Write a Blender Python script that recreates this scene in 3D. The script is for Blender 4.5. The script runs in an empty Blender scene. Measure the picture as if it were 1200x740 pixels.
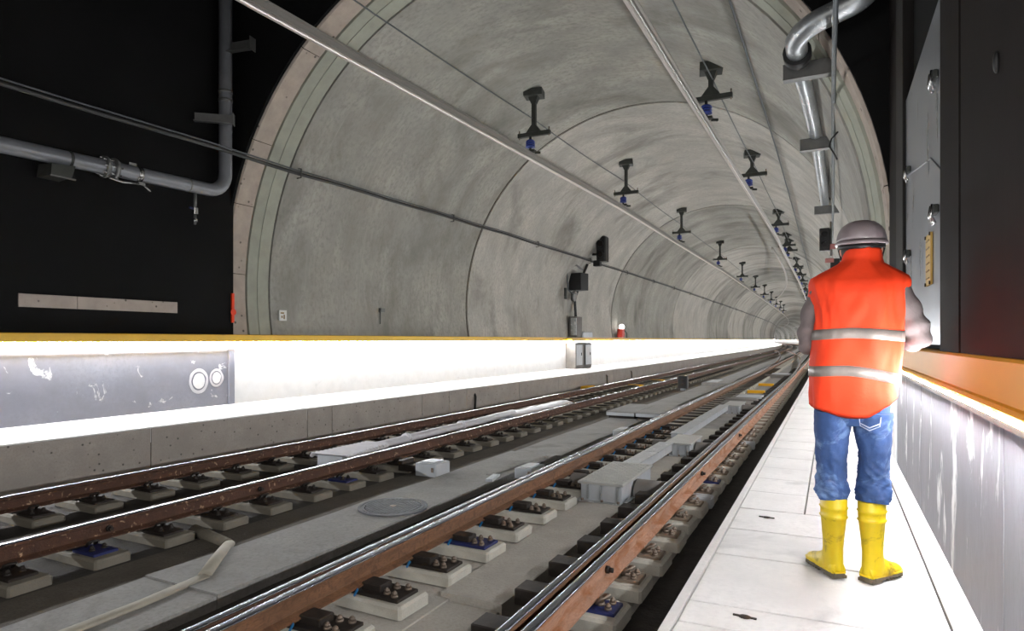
import bpy, bmesh, math, random
from mathutils import Vector, Matrix, noise as mnoise

random.seed(7)
SC = bpy.context.scene
COL = SC.collection
PI = math.pi
R = math.radians

# ------------------------------------------------------------------ camera
W_PX, F_PX, YAW, HORIZON = 1200.0, 745.0, R(26.8), 398.5
cam_d = bpy.data.cameras.new('camera')
cam = bpy.data.objects.new('camera', cam_d)
COL.objects.link(cam)
cam_d.sensor_fit = 'HORIZONTAL'
cam_d.sensor_width = 36.0
cam_d.lens = 36.0 * F_PX / W_PX
cam_d.shift_y = (HORIZON - 370.0) / W_PX
cam_d.clip_start = 0.05
cam_d.clip_end = 900
cam.location = (0, 0, 1.55)
cam.rotation_euler = (R(90), 0, YAW)
SC.camera = cam

# ------------------------------------------------------------------ world, exposure
world = bpy.data.worlds.new('station_hall_light')
SC.world = world
world.use_nodes = True
bg = world.node_tree.nodes['Background']
bg.inputs['Color'].default_value = (1.0, 0.97, 0.93, 1)
bg.inputs['Strength'].default_value = 0.25
SC.view_settings.view_transform = 'Standard'
SC.view_settings.look = 'None'
SC.view_settings.exposure = 0.0
SC.view_settings.gamma = 1.0
SC.view_settings.use_curve_mapping = False
SC.cycles.max_bounces = 14
SC.cycles.diffuse_bounces = 10
SC.cycles.glossy_bounces = 6
SC.cycles.sample_clamp_indirect = 6.0
LED_LEFT, LED_RIGHT, FILL_OUT = 240.0, 105.0, 720.0      # luminous strips under the two handrails, the last an added vault fill
HALL_LAMP = 120.0         # lamp row of the station hall behind the camera


# ------------------------------------------------------------------ materials
def lin(c):
    c = c / 255.0
    return c / 12.92 if c <= 0.04045 else ((c + 0.055) / 1.055) ** 2.4


def rgb(r, g, b):
    return (lin(r), lin(g), lin(b), 1.0)


def mul(c, k):
    return (min(1, c[0] * k), min(1, c[1] * k), min(1, c[2] * k), 1.0)


def mat(name, col, rough=0.6, metal=0.0, var=0.25, scale=3.0, stretch=(1, 1, 1), bump=0.15, bscale=60.0,
        spots=None, spot_scale=1.2, spot_lo=0.55, spot_hi=0.68, spot_stretch=(1, 1, 1), coat=0.0, pores=0.0, emit=None, rvar=0.0,
        fine=0.0, spec=None, streak=0.0):
    """Colour mottled by noise, optional patches of a second colour, optional pores, fine bump."""
    m = bpy.data.materials.new(name)
    m.use_nodes = True
    nt = m.node_tree
    N, L = nt.nodes, nt.links
    bs = N['Principled BSDF']
    bs.inputs['Roughness'].default_value = rough
    bs.inputs['Metallic'].default_value = metal
    if spec is not None:
        bs.inputs['Specular IOR Level'].default_value = spec
    if coat:
        bs.inputs['Coat Weight'].default_value = coat
        bs.inputs['Coat Roughness'].default_value = 0.12
    tc = N.new('ShaderNodeTexCoord')

    def noise(sc, st, det=6.0, dist=0.0):
        mp = N.new('ShaderNodeMapping')
        mp.inputs['Scale'].default_value = st
        L.new(tc.outputs['Object'], mp.inputs['Vector'])
        n = N.new('ShaderNodeTexNoise')
        n.inputs['Scale'].default_value = sc
        n.inputs['Detail'].default_value = det
        n.inputs['Roughness'].default_value = 0.62
        n.inputs['Distortion'].default_value = dist
        L.new(mp.outputs['Vector'], n.inputs['Vector'])
        return n.outputs['Fac'], mp

    f, _ = noise(scale, stretch)
    cr = N.new('ShaderNodeValToRGB')
    cr.color_ramp.elements[0].position = 0.3
    cr.color_ramp.elements[1].position = 0.7
    cr.color_ramp.elements[0].color = mul(col, 1 - var)
    cr.color_ramp.elements[1].color = mul(col, 1 + var)
    L.new(f, cr.inputs['Fac'])
    out = cr.outputs['Color']

    def mix(a, b_col, fac):
        mx = N.new('ShaderNodeMix')
        mx.data_type = 'RGBA'
        L.new(fac, mx.inputs['Factor'])
        L.new(a, mx.inputs['A'])
        mx.inputs['B'].default_value = b_col
        return mx.outputs['Result']

    def ramp(fac, lo, hi):
        mr = N.new('ShaderNodeMapRange')
        mr.inputs['From Min'].default_value = lo
        mr.inputs['From Max'].default_value = hi
        L.new(fac, mr.inputs['Value'])
        return mr.outputs['Result']

    if fine:
        ff, _ = noise(scale * 14, stretch, 4)
        out = mix(out, mul(col, 1 - fine), ramp(ff, 0.45, 0.75))
    if streak:
        sk, _ = noise(1.6, (0.22, 5.0, 0.22), 5)
        out = mix(out, mul(col, 1 - streak), ramp(sk, 0.52, 0.70))
        sk2, _ = noise(2.1, (0.3, 7.0, 0.3), 4)
        out = mix(out, mul(col, 1 + streak * 0.6), ramp(sk2, 0.60, 0.74))
    if spots is not None:
        sf, _ = noise(spot_scale, spot_stretch, 8, 0.6)
        out = mix(out, spots, ramp(sf, spot_lo, spot_hi))
    if pores:
        v = N.new('ShaderNodeTexVoronoi')
        v.inputs['Scale'].default_value = pores
        L.new(tc.outputs['Object'], v.inputs['Vector'])
        out = mix(out, mul(col, 0.25), ramp(v.outputs['Distance'], 0.16, 0.08))
    L.new(out, bs.inputs['Base Color'])
    if rvar:
        L.new(ramp(f, 0.2, 0.8), bs.inputs['Roughness'])
        mr = bs.inputs['Roughness'].links[0].from_node
        mr.inputs['To Min'].default_value = max(0.03, rough - rvar)
        mr.inputs['To Max'].default_value = min(1, rough + rvar)
    if bump:
        bf, _ = noise(bscale, stretch, 5)
        b = N.new('ShaderNodeBump')
        b.inputs['Strength'].default_value = bump
        b.inputs['Distance'].default_value = 0.01
        L.new(bf, b.inputs['Height'])
        L.new(b.outputs['Normal'], bs.inputs['Normal'])
    if emit:
        bs.inputs['Emission Color'].default_value = emit[0]
        bs.inputs['Emission Strength'].default_value = emit[1]
    return m


M = {}
M['lining'] = mat('lining_concrete', rgb(156, 154, 146), 0.85, streak=0.10, var=0.26, scale=0.8, stretch=(0.8, 1.1, 0.8), bump=0.25, bscale=14,
                  spots=rgb(104, 102, 95), spot_scale=0.4, spot_lo=0.48, spot_hi=0.72, spot_stretch=(0.75, 1.2, 0.75), fine=0.30)
M['lining2'] = mat('lining_concrete_pale', rgb(178, 175, 167), 0.85, streak=0.10, var=0.24, scale=0.9, stretch=(0.8, 1.2, 0.8), bump=0.25, bscale=14,
                   spots=rgb(120, 117, 109), spot_scale=0.45, spot_lo=0.52, spot_hi=0.74, spot_stretch=(0.8, 1.3, 0.8), fine=0.28)
M['collar'] = mat('collar_concrete', rgb(172, 160, 148), 0.85, var=0.14, scale=4, bump=0.2, pores=5)
M['seal'] = mat('seal_concrete', rgb(158, 160, 146), 0.8, var=0.12, scale=3, bump=0.2)
M['jointfill'] = mat('joint_filler', rgb(74, 66, 54), 0.9, var=0.3)
M['curb'] = mat('curb_concrete', rgb(166, 159, 151), 0.85, var=0.13, scale=3, bump=0.3, pores=9, fine=0.15)
M['slab'] = mat('slab_concrete', rgb(140, 138, 135), 0.85, var=0.16, scale=2.2, bump=0.5, bscale=45, fine=0.25, spots=rgb(100, 98, 95),
                spot_scale=1.3, spot_lo=0.56, spot_hi=0.75)
M['slabwarm'] = mat('fresh_slab_concrete', rgb(168, 163, 154), 0.85, var=0.12, scale=3, bump=0.6, bscale=50, fine=0.18)
M['mortar'] = mat('rough_mortar', rgb(86, 79, 70), 0.95, var=0.22, scale=4, bump=1.0, bscale=38, fine=0.35)
M['trench'] = mat('dark_trench', rgb(52, 48, 44), 0.95, var=0.35, scale=5, bump=1.0, bscale=30)
M['pad'] = mat('pad_concrete', rgb(176, 172, 161), 0.8, var=0.12, scale=9, bump=0.25, fine=0.15)
M['paddark'] = mat('pad_concrete_shaded', rgb(118, 112, 100), 0.8, var=0.15, scale=9, bump=0.25, fine=0.15)  # darker pad concrete; shadow over the left-track blocks put into the colour
M['plate'] = mat('base_plate_steel', rgb(52, 46, 42), 0.6, 0.5, var=0.3, scale=14)
M['platerust'] = mat('base_plate_dusty_steel', rgb(118, 104, 90), 0.7, 0.1, var=0.25, scale=14)
M['plateblue'] = mat('base_plate_blue', rgb(34, 42, 92), 0.5, 0.2, var=0.25, scale=12)
M['bolt'] = mat('bolt_steel', rgb(128, 114, 102), 0.45, 0.6, var=0.3, scale=25)
M['bluetag'] = mat('blue_tape', rgb(24, 124, 190), 0.6, var=0.1)
M['rust'] = mat('rusty_rail_steel', rgb(110, 76, 50), 0.75, 0.0, var=0.4, scale=6, stretch=(1, 0.35, 2), bump=0.6, bscale=60, spots=rgb(84, 54, 34), spot_scale=16,
                spot_lo=0.50, spot_hi=0.66, fine=0.4)
M['rustpale'] = mat('pale_rusty_rail_steel', rgb(164, 124, 100), 0.75, 0.0, var=0.3, scale=6, stretch=(1, 0.35, 2), bump=0.5, bscale=60, spots=rgb(136, 84, 46), spot_scale=7,
                    spot_lo=0.46, spot_hi=0.62, spot_stretch=(1, 0.5, 1.6), fine=0.35)
M['rustdark'] = mat('dark_rusty_rail_steel', rgb(80, 50, 34), 0.75, 0.0, var=0.35, scale=7, bump=0.6, bscale=60, spots=rgb(176, 146, 116), spot_scale=20,
                    spot_lo=0.60, spot_hi=0.66, fine=0.4)
M['railtop'] = mat('polished_rail_head', rgb(116, 119, 128), 0.27, 1.0, var=0.0, bump=0)
M['black'] = mat('black_wall_paint', rgb(20, 20, 20), 0.8, spec=0.06, var=0.2, scale=0.8, bump=0.08)
M['blackmetal'] = mat('dark_metal_cladding', rgb(24, 20, 19), 0.65, 0.0, spec=0.05, var=0.25, scale=1.5, stretch=(2, 2, 0.4), bump=0.05)
M['column'] = mat('dark_column_paint', rgb(34, 32, 31), 0.6, spec=0.1, var=0.15, scale=2)
M['grey'] = mat('grey_wall_paint', rgb(118, 120, 132), 0.38, 0.0, var=0.2, scale=1.2, bump=0.1, spots=rgb(206, 206, 210), spot_scale=3.2,
                spot_lo=0.63, spot_hi=0.68, fine=0.1, coat=0.3)
M['parapet'] = mat('grey_parapet_panel', rgb(118, 118, 124), 0.5, 0.0, spec=0.25, var=0.16, scale=2.0, stretch=(1, 1.6, 0.5), bump=0.08, spots=rgb(214, 214, 214),
                   spot_scale=1.9, spot_lo=0.575, spot_hi=0.64, spot_stretch=(1, 2.2, 0.6), fine=0.12)
M['white'] = mat('white_wall_paint', rgb(226, 226, 226), 0.6, var=0.05, scale=4, bump=0.15, spots=rgb(190, 190, 190), spot_scale=5, spot_lo=0.62, spot_hi=0.8)
M['walk'] = mat('walkway_slab', rgb(214, 212, 210), 0.65, var=0.10, scale=2.2, bump=0.3, bscale=70, fine=0.08, spots=rgb(170, 168, 168),
                spot_scale=1.6, spot_lo=0.58, spot_hi=0.8)
M['walkedge'] = mat('walkway_edge_concrete', rgb(205, 203, 200), 0.7, var=0.08, scale=4, bump=0.3, fine=0.1)
M['yellow'] = mat('yellow_handrail_paint', rgb(214, 168, 14), 0.4, var=0.08, scale=2, bump=0.0)
M['orange'] = mat('amber_handrail_paint', rgb(236, 160, 12), 0.42, 0.0, spec=0.3, var=0.10, scale=1.5, stretch=(1, 0.4, 1), bump=0.02)
M['led'] = mat('led_light', (1, 1, 1, 1), 0.5, var=0.0, bump=0, emit=((0.95, 0.97, 1.0, 1), LED_LEFT))
M['fillout'] = mat('added_fill_glow', (1, 1, 1, 1), 0.5, var=0.0, bump=0, emit=((0.95, 0.97, 1.0, 1), FILL_OUT))  # glow of the added outward strip that brightens tracks and left vault
M['ledright'] = mat('led_light_walkway', (1, 1, 1, 1), 0.5, var=0.0, bump=0, emit=((0.95, 0.97, 1.0, 1), LED_RIGHT))
M['leddot'] = mat('led_lens', (1, 1, 1, 1), 0.5, var=0.0, bump=0, emit=((1.0, 0.98, 0.95, 1), 25.0))
M['galv'] = mat('galvanised_steel', rgb(172, 176, 178), 0.38, 0.75, var=0.2, scale=7, stretch=(1, 0.5, 1), bump=0.1, spots=rgb(228, 230, 230), spot_scale=12,
                spot_lo=0.6, spot_hi=0.66, rvar=0.12)
M['pipegrey'] = mat('grey_painted_pipe', rgb(124, 126, 130), 0.4, 0.3, var=0.12, scale=3, bump=0.05)
M['bracket'] = mat('bracket_steel', rgb(112, 112, 110), 0.5, 0.6, var=0.15, scale=6)
M['bracketdark'] = mat('overhead_bracket_steel', rgb(58, 60, 56), 0.55, 0.5, var=0.2, scale=8)
M['insul'] = mat('blue_insulator', rgb(34, 56, 140), 0.35, var=0.1, coat=0.4)
M['alu'] = mat('conductor_rail_aluminium', rgb(150, 146, 140), 0.4, 0.35, var=0.1, scale=1.5, stretch=(10, 0.3, 10), bump=0.0)
M['wire'] = mat('contact_wire_metal', rgb(216, 208, 202), 0.3, 0.5, var=0.0, bump=0)  # pale colour stands in for bench light reflected in the wire
M['cable'] = mat('black_cable', rgb(28, 28, 28), 0.55, var=0.15)
M['conduit'] = mat('grey_conduit', rgb(92, 96, 98), 0.5, 0.3, var=0.12, scale=4)
M['beige'] = mat('bare_concrete_strip', rgb(172, 160, 150), 0.85, var=0.1, scale=5, bump=0.2, pores=7)
M['steelpanel'] = mat('brushed_steel_panel', rgb(158, 162, 170), 0.30, 0.9, var=0.14, scale=1.6, stretch=(2.5, 2.5, 0.5), bump=0.1, bscale=14, rvar=0.08)
M['chrome'] = mat('chromed_fitting', rgb(200, 200, 200), 0.25, 1.0, var=0.1)
M['sign'] = mat('yellow_sign_plate', rgb(200, 164, 84), 0.5, var=0.06)
M['ink'] = mat('dark_print', rgb(140, 112, 62), 0.7, var=0.05, bump=0)
M['signwhite'] = mat('white_sign_plate', rgb(226, 226, 222), 0.5, var=0.03)
M['spray'] = mat('orange_spray_paint', rgb(240, 66, 20), 0.6, var=0.08)
M['boxgrey'] = mat('light_grey_enclosure', rgb(178, 182, 186), 0.45, 0.3, var=0.1, scale=5, bump=0.05)
M['chequer'] = mat('chequer_plate_aluminium', rgb(178, 178, 174), 0.42, 0.6, var=0.12, scale=5)
M['cover'] = mat('white_corrugated_cover', rgb(206, 204, 208), 0.55, var=0.08, scale=6)
M['hood'] = mat('grey_drive_hood', rgb(112, 108, 104), 0.7, 0.1, var=0.15, scale=5)
M['darkbox'] = mat('black_equipment_housing', rgb(22, 22, 23), 0.5, 0.1, var=0.15)
M['manhole'] = mat('cast_iron_cover', rgb(88, 90, 94), 0.6, 0.35, var=0.2, scale=12)
M['yellowmat'] = mat('yellow_marker_board', rgb(236, 176, 24), 0.5, var=0.06)
M['redlamp'] = mat('red_lamp_housing', rgb(170, 40, 20), 0.5, var=0.1)
M['lampglow'] = mat('lamp_glow', (1, 1, 1, 1), 0.5, var=0, bump=0, emit=((1, 0.97, 0.92, 1), 12.0))
M['drain'] = mat('plaster_conduit', rgb(158, 152, 138), 0.8, var=0.12, scale=6, bump=0.3)
M['valvered'] = mat('faded_red_enclosure', rgb(160, 104, 100), 0.55, var=0.1)
# the worker
M['vest'] = mat('orange_vest_fabric', rgb(224, 54, 2), 0.75, var=0.07, scale=9, bump=0.25, bscale=18)
M['tape'] = mat('reflective_tape', rgb(122, 113, 107), 0.42, 0.25, var=0.16, scale=16, bump=0.35, bscale=30)
M['jeans'] = mat('blue_denim', rgb(46, 74, 122), 0.85, var=0.22, scale=5, bump=0.45, bscale=22, spots=rgb(126, 156, 200), spot_scale=4.5, spot_lo=0.54,
                 spot_hi=0.72, fine=0.15)
M['boot'] = mat('yellow_rubber_boot', rgb(214, 186, 22), 0.42, var=0.08, scale=6, bump=0.08, spots=rgb(104, 84, 30), spot_scale=10, spot_lo=0.54, spot_hi=0.72)
M['sole'] = mat('grey_boot_sole', rgb(84, 76, 62), 0.8, var=0.3, scale=18)
M['sweater'] = mat('grey_brown_sweater', rgb(104, 93, 92), 0.9, var=0.12, scale=12, bump=0.3, bscale=70)
M['helmet'] = mat('grey_safety_helmet', rgb(132, 120, 122), 0.35, var=0.04, coat=0.3)
M['skin'] = mat('skin', rgb(196, 142, 118), 0.55, var=0.06, scale=8, bump=0.05)
M['hair'] = mat('dark_hair', rgb(22, 18, 16), 0.7, var=0.3, scale=30, stretch=(1, 1, 0.3), bump=0.4)
M['eye'] = mat('eye_white', rgb(230, 226, 220), 0.3, var=0.02, bump=0)
M['patch'] = mat('denim_stitching', rgb(150, 160, 180), 0.8, var=0.1)


# ------------------------------------------------------------------ mesh helpers
class MB:
    def __init__(s):
        s.v, s.f, s.sm = [], [], []

    def face(s, idx, smooth=False):
        s.f.append(tuple(idx))
        s.sm.append(smooth)

    def box(s, c, size, rz=0.0, ch=0.0, taper=1.0, top_only=False):
        """box centred at c; ch chamfers the upright and top edges, taper shrinks the top."""
        hx, hy, hz = size[0] / 2, size[1] / 2, size[2] / 2
        cr, sr = math.cos(rz), math.sin(rz)

        def ring(z, ex, ey, k):
            if k <= 0:
                p = [(-ex, -ey), (ex, -ey), (ex, ey), (-ex, ey)]
            else:
                p = [(-ex + k, -ey), (ex - k, -ey), (ex, -ey + k), (ex, ey - k), (ex - k, ey), (-ex + k, ey), (-ex, ey - k), (-ex, -ey + k)]
            b = len(s.v)
            for x, y in p:
                s.v.append((c[0] + x * cr - y * sr, c[1] + x * sr + y * cr, c[2] + z))
            return list(range(b, b + len(p)))
        rs = [ring(-hz, hx, hy, ch)]
        if ch > 0:
            rs.append(ring(hz - ch, hx * taper, hy * taper, ch))
            rs.append(ring(hz, hx * taper - ch, hy * taper - ch, ch * 0.6))
        else:
            rs.append(ring(hz, hx * taper, hy * taper, 0))
        n = len(rs[0])
        s.face(rs[0][::-1])
        s.face(rs[-1])
        for a, b in zip(rs, rs[1:]):
            for i in range(n):
                j = (i + 1) % n
                s.face((a[i], a[j], b[j], b[i]))
        return s

    def rings(s, rings, closed=True, cap=True, smooth=True, loop=False):
        """skin a list of point rings."""
        ids = []
        for r in rings:
            b = len(s.v)
            s.v.extend([tuple(p) for p in r])
            ids.append(list(range(b, b + len(r))))
        pairs = list(zip(ids, ids[1:]))
        if loop:
            pairs.append((ids[-1], ids[0]))
        for a, b in pairs:
            n = len(a)
            for i in range(n if closed else n - 1):
                j = (i + 1) % n
                s.face((a[i], a[j], b[j], b[i]), smooth)
        if cap and closed and not loop:
            s.face(ids[0][::-1])
            s.face(ids[-1])
        return s

    def tube(s, path, rad, n=12, cap=True, smooth=True, squash=None):
        """round tube along a path; rad a number or one per point; squash=(a,b) scales the two cross axes."""
        P = [Vector(p) for p in path]
        m = len(P)
        rr = rad if isinstance(rad, (list, tuple)) else [rad] * m
        up = None
        out = []
        for i in range(m):
            t = (P[min(i + 1, m - 1)] - P[max(i - 1, 0)]).normalized()
            if up is None:
                up = Vector((0, 0, 1)) if abs(t.z) < 0.9 else Vector((1, 0, 0))
            up = (up - t * up.dot(t)).normalized()
            sd = t.cross(up)
            a, b = squash or (1, 1)
            out.append([P[i] + (sd * math.cos(2 * PI * k / n) * a + up * math.sin(2 * PI * k / n) * b) * rr[i] for k in range(n)])
        return s.rings(out, cap=cap, smooth=smooth)

    def cyl(s, p0, p1, r, n=12, r1=None):
        return s.tube([p0, p1], [r, r if r1 is None else r1], n)

    def ball(s, c, r, nu=12, nv=8, sc=(1, 1, 1)):
        rings = []
        for i in range(nv + 1):
            a = -PI / 2 + PI * (i + 0.02 if i == 0 else (i - 0.02 if i == nv else i)) / nv
            rings.append([(c[0] + r * sc[0] * math.cos(a) * math.cos(2 * PI * k / nu), c[1] + r * sc[1] * math.cos(a) * math.sin(2 * PI * k / nu),
                           c[2] + r * sc[2] * math.sin(a)) for k in range(nu)])
        return s.rings(rings)

    def mesh(s, name, m):
        me = bpy.data.meshes.new(name)
        me.from_pydata(s.v, [], s.f)
        me.polygons.foreach_set('use_smooth', s.sm)
        for x in (m if isinstance(m, (list, tuple)) else [m]):
            me.materials.append(x)
        me.update()
        return me

    def build(s, name, m, parent=None, loc=None, fix=True):
        me = s.mesh(name, m)
        if fix:
            b = bmesh.new()
            b.from_mesh(me)
            bmesh.ops.recalc_face_normals(b, faces=b.faces)
            b.to_mesh(me)
            b.free()
        o = bpy.data.objects.new(name, me)
        COL.objects.link(o)
        if parent:
            o.parent = parent
        if loc:
            o.location = loc
        return o


def tag(o, label, cat, group=None):
    o['label'] = label
    o['category'] = cat
    if group:
        o['group'] = group
    return o


def empty(name, loc=(0, 0, 0), rz=0.0):
    o = bpy.data.objects.new(name, None)
    COL.objects.link(o)
    o.location = loc
    o.rotation_euler = (0, 0, rz)
    o.empty_display_size = 0.1
    return o


def thing(name, label, cat, loc=(0, 0, 0), rz=0.0, group=None):
    return tag(empty(name, loc, rz), label, cat, group)


def struct(name, label=None):
    o = empty(name)
    o['kind'] = 'structure'
    if label:
        o['label'] = label
    return o


def copy_tree(o, parent=None):
    c = o.copy()
    COL.objects.link(c)
    if parent:
        c.parent = parent
    for ch in list(o.children):
        copy_tree(ch, c)
    return c


def interp(tab, y):
    if y <= tab[0][0]:
        return tab[0][1]
    for (a, va), (b, vb) in zip(tab, tab[1:]):
        if y <= b:
            t = (y - a) / (b - a)
            return va + (vb - va) * t
    return tab[-1][1]


def bend(y):
    """the tunnel's slow curve to the left"""
    return -(y * y / 11000.0 + max(0.0, y - 120.0) ** 2 / 4000.0) if y > 0 else 0.0


def ys(y0, y1, near=1.0):
    out, y = [], y0
    while y < y1 - 1e-6:
        out.append(y)
        y += near if y < 20 else (2.5 if y < 60 else (6.0 if y < 150 else 12.0))
    out.append(y1)
    return out


def sweep(profile, xf, Y, closed=True, cap=True, smooth=False, mb=None):
    """profile [(dx, z)] carried along the tunnel at lateral offset xf(y)."""
    mb = mb or MB()
    rings = [[(xf(y) + bend(y) + p[0], y, p[1]) for p in profile] for y in Y]
    return mb.rings(rings, closed=closed, cap=cap, smooth=smooth)


def const(x):
    return lambda y: x


# ------------------------------------------------------------------ large structure
AX, AZ, AR = -4.95, 2.56, 5.40        # tunnel axis and lining radius
WALK_Z = 0.32
END_Y = 430.0
CURB_X = [(2.0, -8.74), (6, -8.56), (9.3, -8.40), (16, -8.24), (25, -8.1), (60, -8.05)]
curb_x = lambda y: interp(CURB_X, y)
A0, A1 = R(-10.5), R(190.5)


def axd(y):
    return 0.24 * min(1.0, max(0.0, (y - 9.4) / 9.0))


def arc(r, n=48, a0=A0, a1=A1):
    return [(AX + r * math.cos(a0 + (a1 - a0) * i / n), AZ + r * math.sin(a0 + (a1 - a0) * i / n)) for i in range(n + 1)]


def vault(r0, r1, Y, m, name, parent, n=48, r0b=None):
    """one ring of the vault: inner radius r0 (r0b at its far end), outer r1"""
    mb = MB()
    rings = []
    k = len(Y) - 1
    for i, y in enumerate(Y):
        ri = r0 if r0b is None else r0 + (r0b - r0) * i / k
        rings.append([(x + bend(y) + axd(y), y, z) for x, z in arc(ri, n)] + [(x + bend(y) + axd(y), y, z) for x, z in reversed(arc(r1, n))])
    mb.rings(rings, smooth=False)
    for i, f in enumerate(mb.f):
        mb.sm[i] = len(f) == 4
    o = mb.build(name, m, parent)
    o.data.set_sharp_from_angle(angle=R(30))
    return o


ceiling = struct('ceiling', 'curved concrete tunnel vault of cast rings with recessed joints')
joints = [17.0 + 7.25 * i for i in range(60)]
joints = [j for j in joints if j < END_Y]
prev = 9.42
segs = list(zip([9.44] + joints, joints + [END_Y]))
for i, (a, b) in enumerate(segs):
    if b - a < 0.6:
        a2, b2 = a, b
    g = 0.022
    g2 = 0.012 if i % 2 else 0.055
    n = 6 if i == 0 else (3 if b < 60 else 2)
    g = 0.055 if i % 2 else 0.012
    if i == 0:
        g = 0.0
    Y = [a + g + (b - a - g - g2) * k / n for k in range(n + 1)]
    if b - a < 0.6:
        Y = [a, b - g]
    vault(AR, AR + 0.3, Y, M['lining2'] if ((i + 1) // 2) % 2 else M['lining'], 'lining_ring', ceiling, 56 if b < 60 else 32)
vault(AR + 0.03, AR + 0.36, [9.6, 12, 15, 18.4] + [20.0 * k for k in range(1, 21)] + [END_Y], M['jointfill'], 'joint_backing', ceiling, 40)
mb = MB()
mb.rings([[(x + bend(END_Y) + 0.24, END_Y + d, z) for x, z in arc(AR + 0.3, 32)] for d in (0.0, 0.4)], cap=True, smooth=False)
mb.build('tunnel_end', M['lining'], ceiling)

# collar at the tunnel mouth: flat concrete rim, groove, pale seal, step down to the lining
portal = struct('trim_1', 'pale concrete rim around the tunnel mouth')
# the rim is cast in sectors
sect = [A0] + [R(a) for a in (8, 30, 55, 80, 105, 130, 150, 163, 177)] + [A1]
for a0, a1 in zip(sect, sect[1:]):
    mb = MB()
    e = 0.0012
    rings = []
    for (r0, y) in ((5.56, 8.50), (5.53, 8.52), (5.53, 8.93), (5.56, 8.95)):
        rings.append([(x, y, z) for x, z in arc(r0, 10, a0 + e, a1 - e)])
    outer = [(x, 8.95, z) for x, z in arc(5.9, 10, a0 + e, a1 - e)]
    outer2 = [(x, 8.50, z) for x, z in arc(5.9, 10, a0 + e, a1 - e)]
    rings += [outer, outer2]
    mb.rings(rings, closed=False, cap=False, smooth=False, loop=True)
    mb.build('rim_block', M['collar'], portal)
vault(5.505, 5.9, [8.96, 9.16], M['seal'], 'seal_band', portal, r0b=5.46)
vault(5.45, 5.9, [9.165, 9.42], M['seal'], 'seal_band', portal, r0b=5.425)
vault(5.58, 5.9, [8.50, 9.4], M['jointfill'], 'joint_backing', portal)

# black end wall of the station hall around the tunnel mouth
hall = struct('wall_back', 'black painted end wall of the station hall above the tunnel mouth')
mb = MB()
inner = arc(5.57, 60)
outer = [(AX + 16 * math.cos(A0 + (A1 - A0) * i / 60), AZ + 16 * math.sin(A0 + (A1 - A0) * i / 60)) for i in range(61)]
mb.rings([[(x, 8.44, z) for x, z in inner], [(x, 8.44, z) for x, z in outer], [(x, 8.72, z) for x, z in outer], [(x, 8.72, z) for x, z in inner]],
         closed=False, cap=False, smooth=False, loop=True)
mb.build('end_wall', M['black'], hall)

wall_l = struct('wall_left', 'left wall: black above, grey and white below the yellow handrail')
MB().box((-10.8, 1.5, 5.6), (1.0, 14.0, 8.0)).build('dark_wall', M['black'], wall_l)
MB().box((-10.55, 1.45, 0.62), (0.5, 13.9, 1.98)).build('grey_wall_panel', M['grey'], wall_l)
mb = MB()
sweep([(-0.5, -0.3), (0.02, -0.3), (0.02, 1.62), (-0.5, 1.62)], lambda y: -10.30 + axd(y), [8.52] + ys(9, 20, 1) + ys(24, END_Y, 4), mb=mb)
mb.build('white_wall', M['white'], wall_l)
MB().box((-10.285, 8.44, 0.72), (0.05, 0.13, 1.55), ch=0.01).build('corner_plate', M['grey'], wall_l)

roof = struct('trim_2', 'dark roof slab of the station hall')
MB().box((-4.5, 1.2, 10.6), (18, 15, 0.3)).build('hall_roof', M['black'], roof)

# left walkway bench: curb blocks in front, slab on top
bench = struct('trim_3', 'concrete bench with white top along the left wall')
cj = [-3, 0, 2.85, 5.7, 8.55, 9.15, 12.0, 13.1, 13.9]
while cj[-1] < 120:
    cj.append(cj[-1] + 2.9)
cj.append(END_Y)
for a, b in zip(cj, cj[1:]):
    Y = [a + 0.008] + [y for y in ys(a, b, 1.0)[1:-1]] + [b - 0.008]
    prof = [(-0.22, -0.35), (0, -0.35), (0, WALK_Z - 0.03), (-0.02, WALK_Z - 0.01), (-0.22, WALK_Z - 0.01)]
    sweep(prof, curb_x, Y).build('curb_block', M['curb'], bench)
mb = MB()
Y = [-4] + ys(-3, END_Y, 1.0)
mb.rings([[(-10.32 + bend(y), y, 0.1), (curb_x(y) + bend(y) - 0.012, y, 0.1), (curb_x(y) + bend(y) - 0.012, y, WALK_Z), (-10.32 + bend(y), y, WALK_Z)] for y in Y],
         smooth=False)
mb.build('bench_top', M['white'], bench)

# track slab
floor = struct('floor', 'concrete track slab between the two benches')
SLAB = -0.28
mb = MB()
Y = [-4] + ys(-2, END_Y, 4)
mb.rings([[(-9 + bend(y), y, -0.6), (0.8 + bend(y), y, -0.6), (0.8 + bend(y), y, -0.42), (-9 + bend(y), y, -0.42)] for y in Y], smooth=False)
mb.build('invert_slab', M['trench'], floor)


def strip(x0, x1, z0, z1, name, m, Y, wob=0.0, seed=0.0, tiltx=0.0):
    """a long slab strip with slightly uneven edges"""
    mb = MB()
    rings = []
    for y in Y:
        a = wob * mnoise.noise(Vector((y * 0.9, seed, 0)))
        b = wob * mnoise.noise(Vector((y * 0.8, seed + 7, 0)))
        dz = 0.012 * mnoise.noise(Vector((y * 0.5, seed, 3))) if wob else 0
        rings.append([(x0 + a + bend(y), y, z0), (x1 + b + bend(y), y, z0), (x1 + b + bend(y), y, z1 + dz - tiltx), (x0 + a + bend(y), y, z1 + dz)])
    mb.rings(rings, smooth=False)
    return mb.build(name, m, floor)


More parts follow.
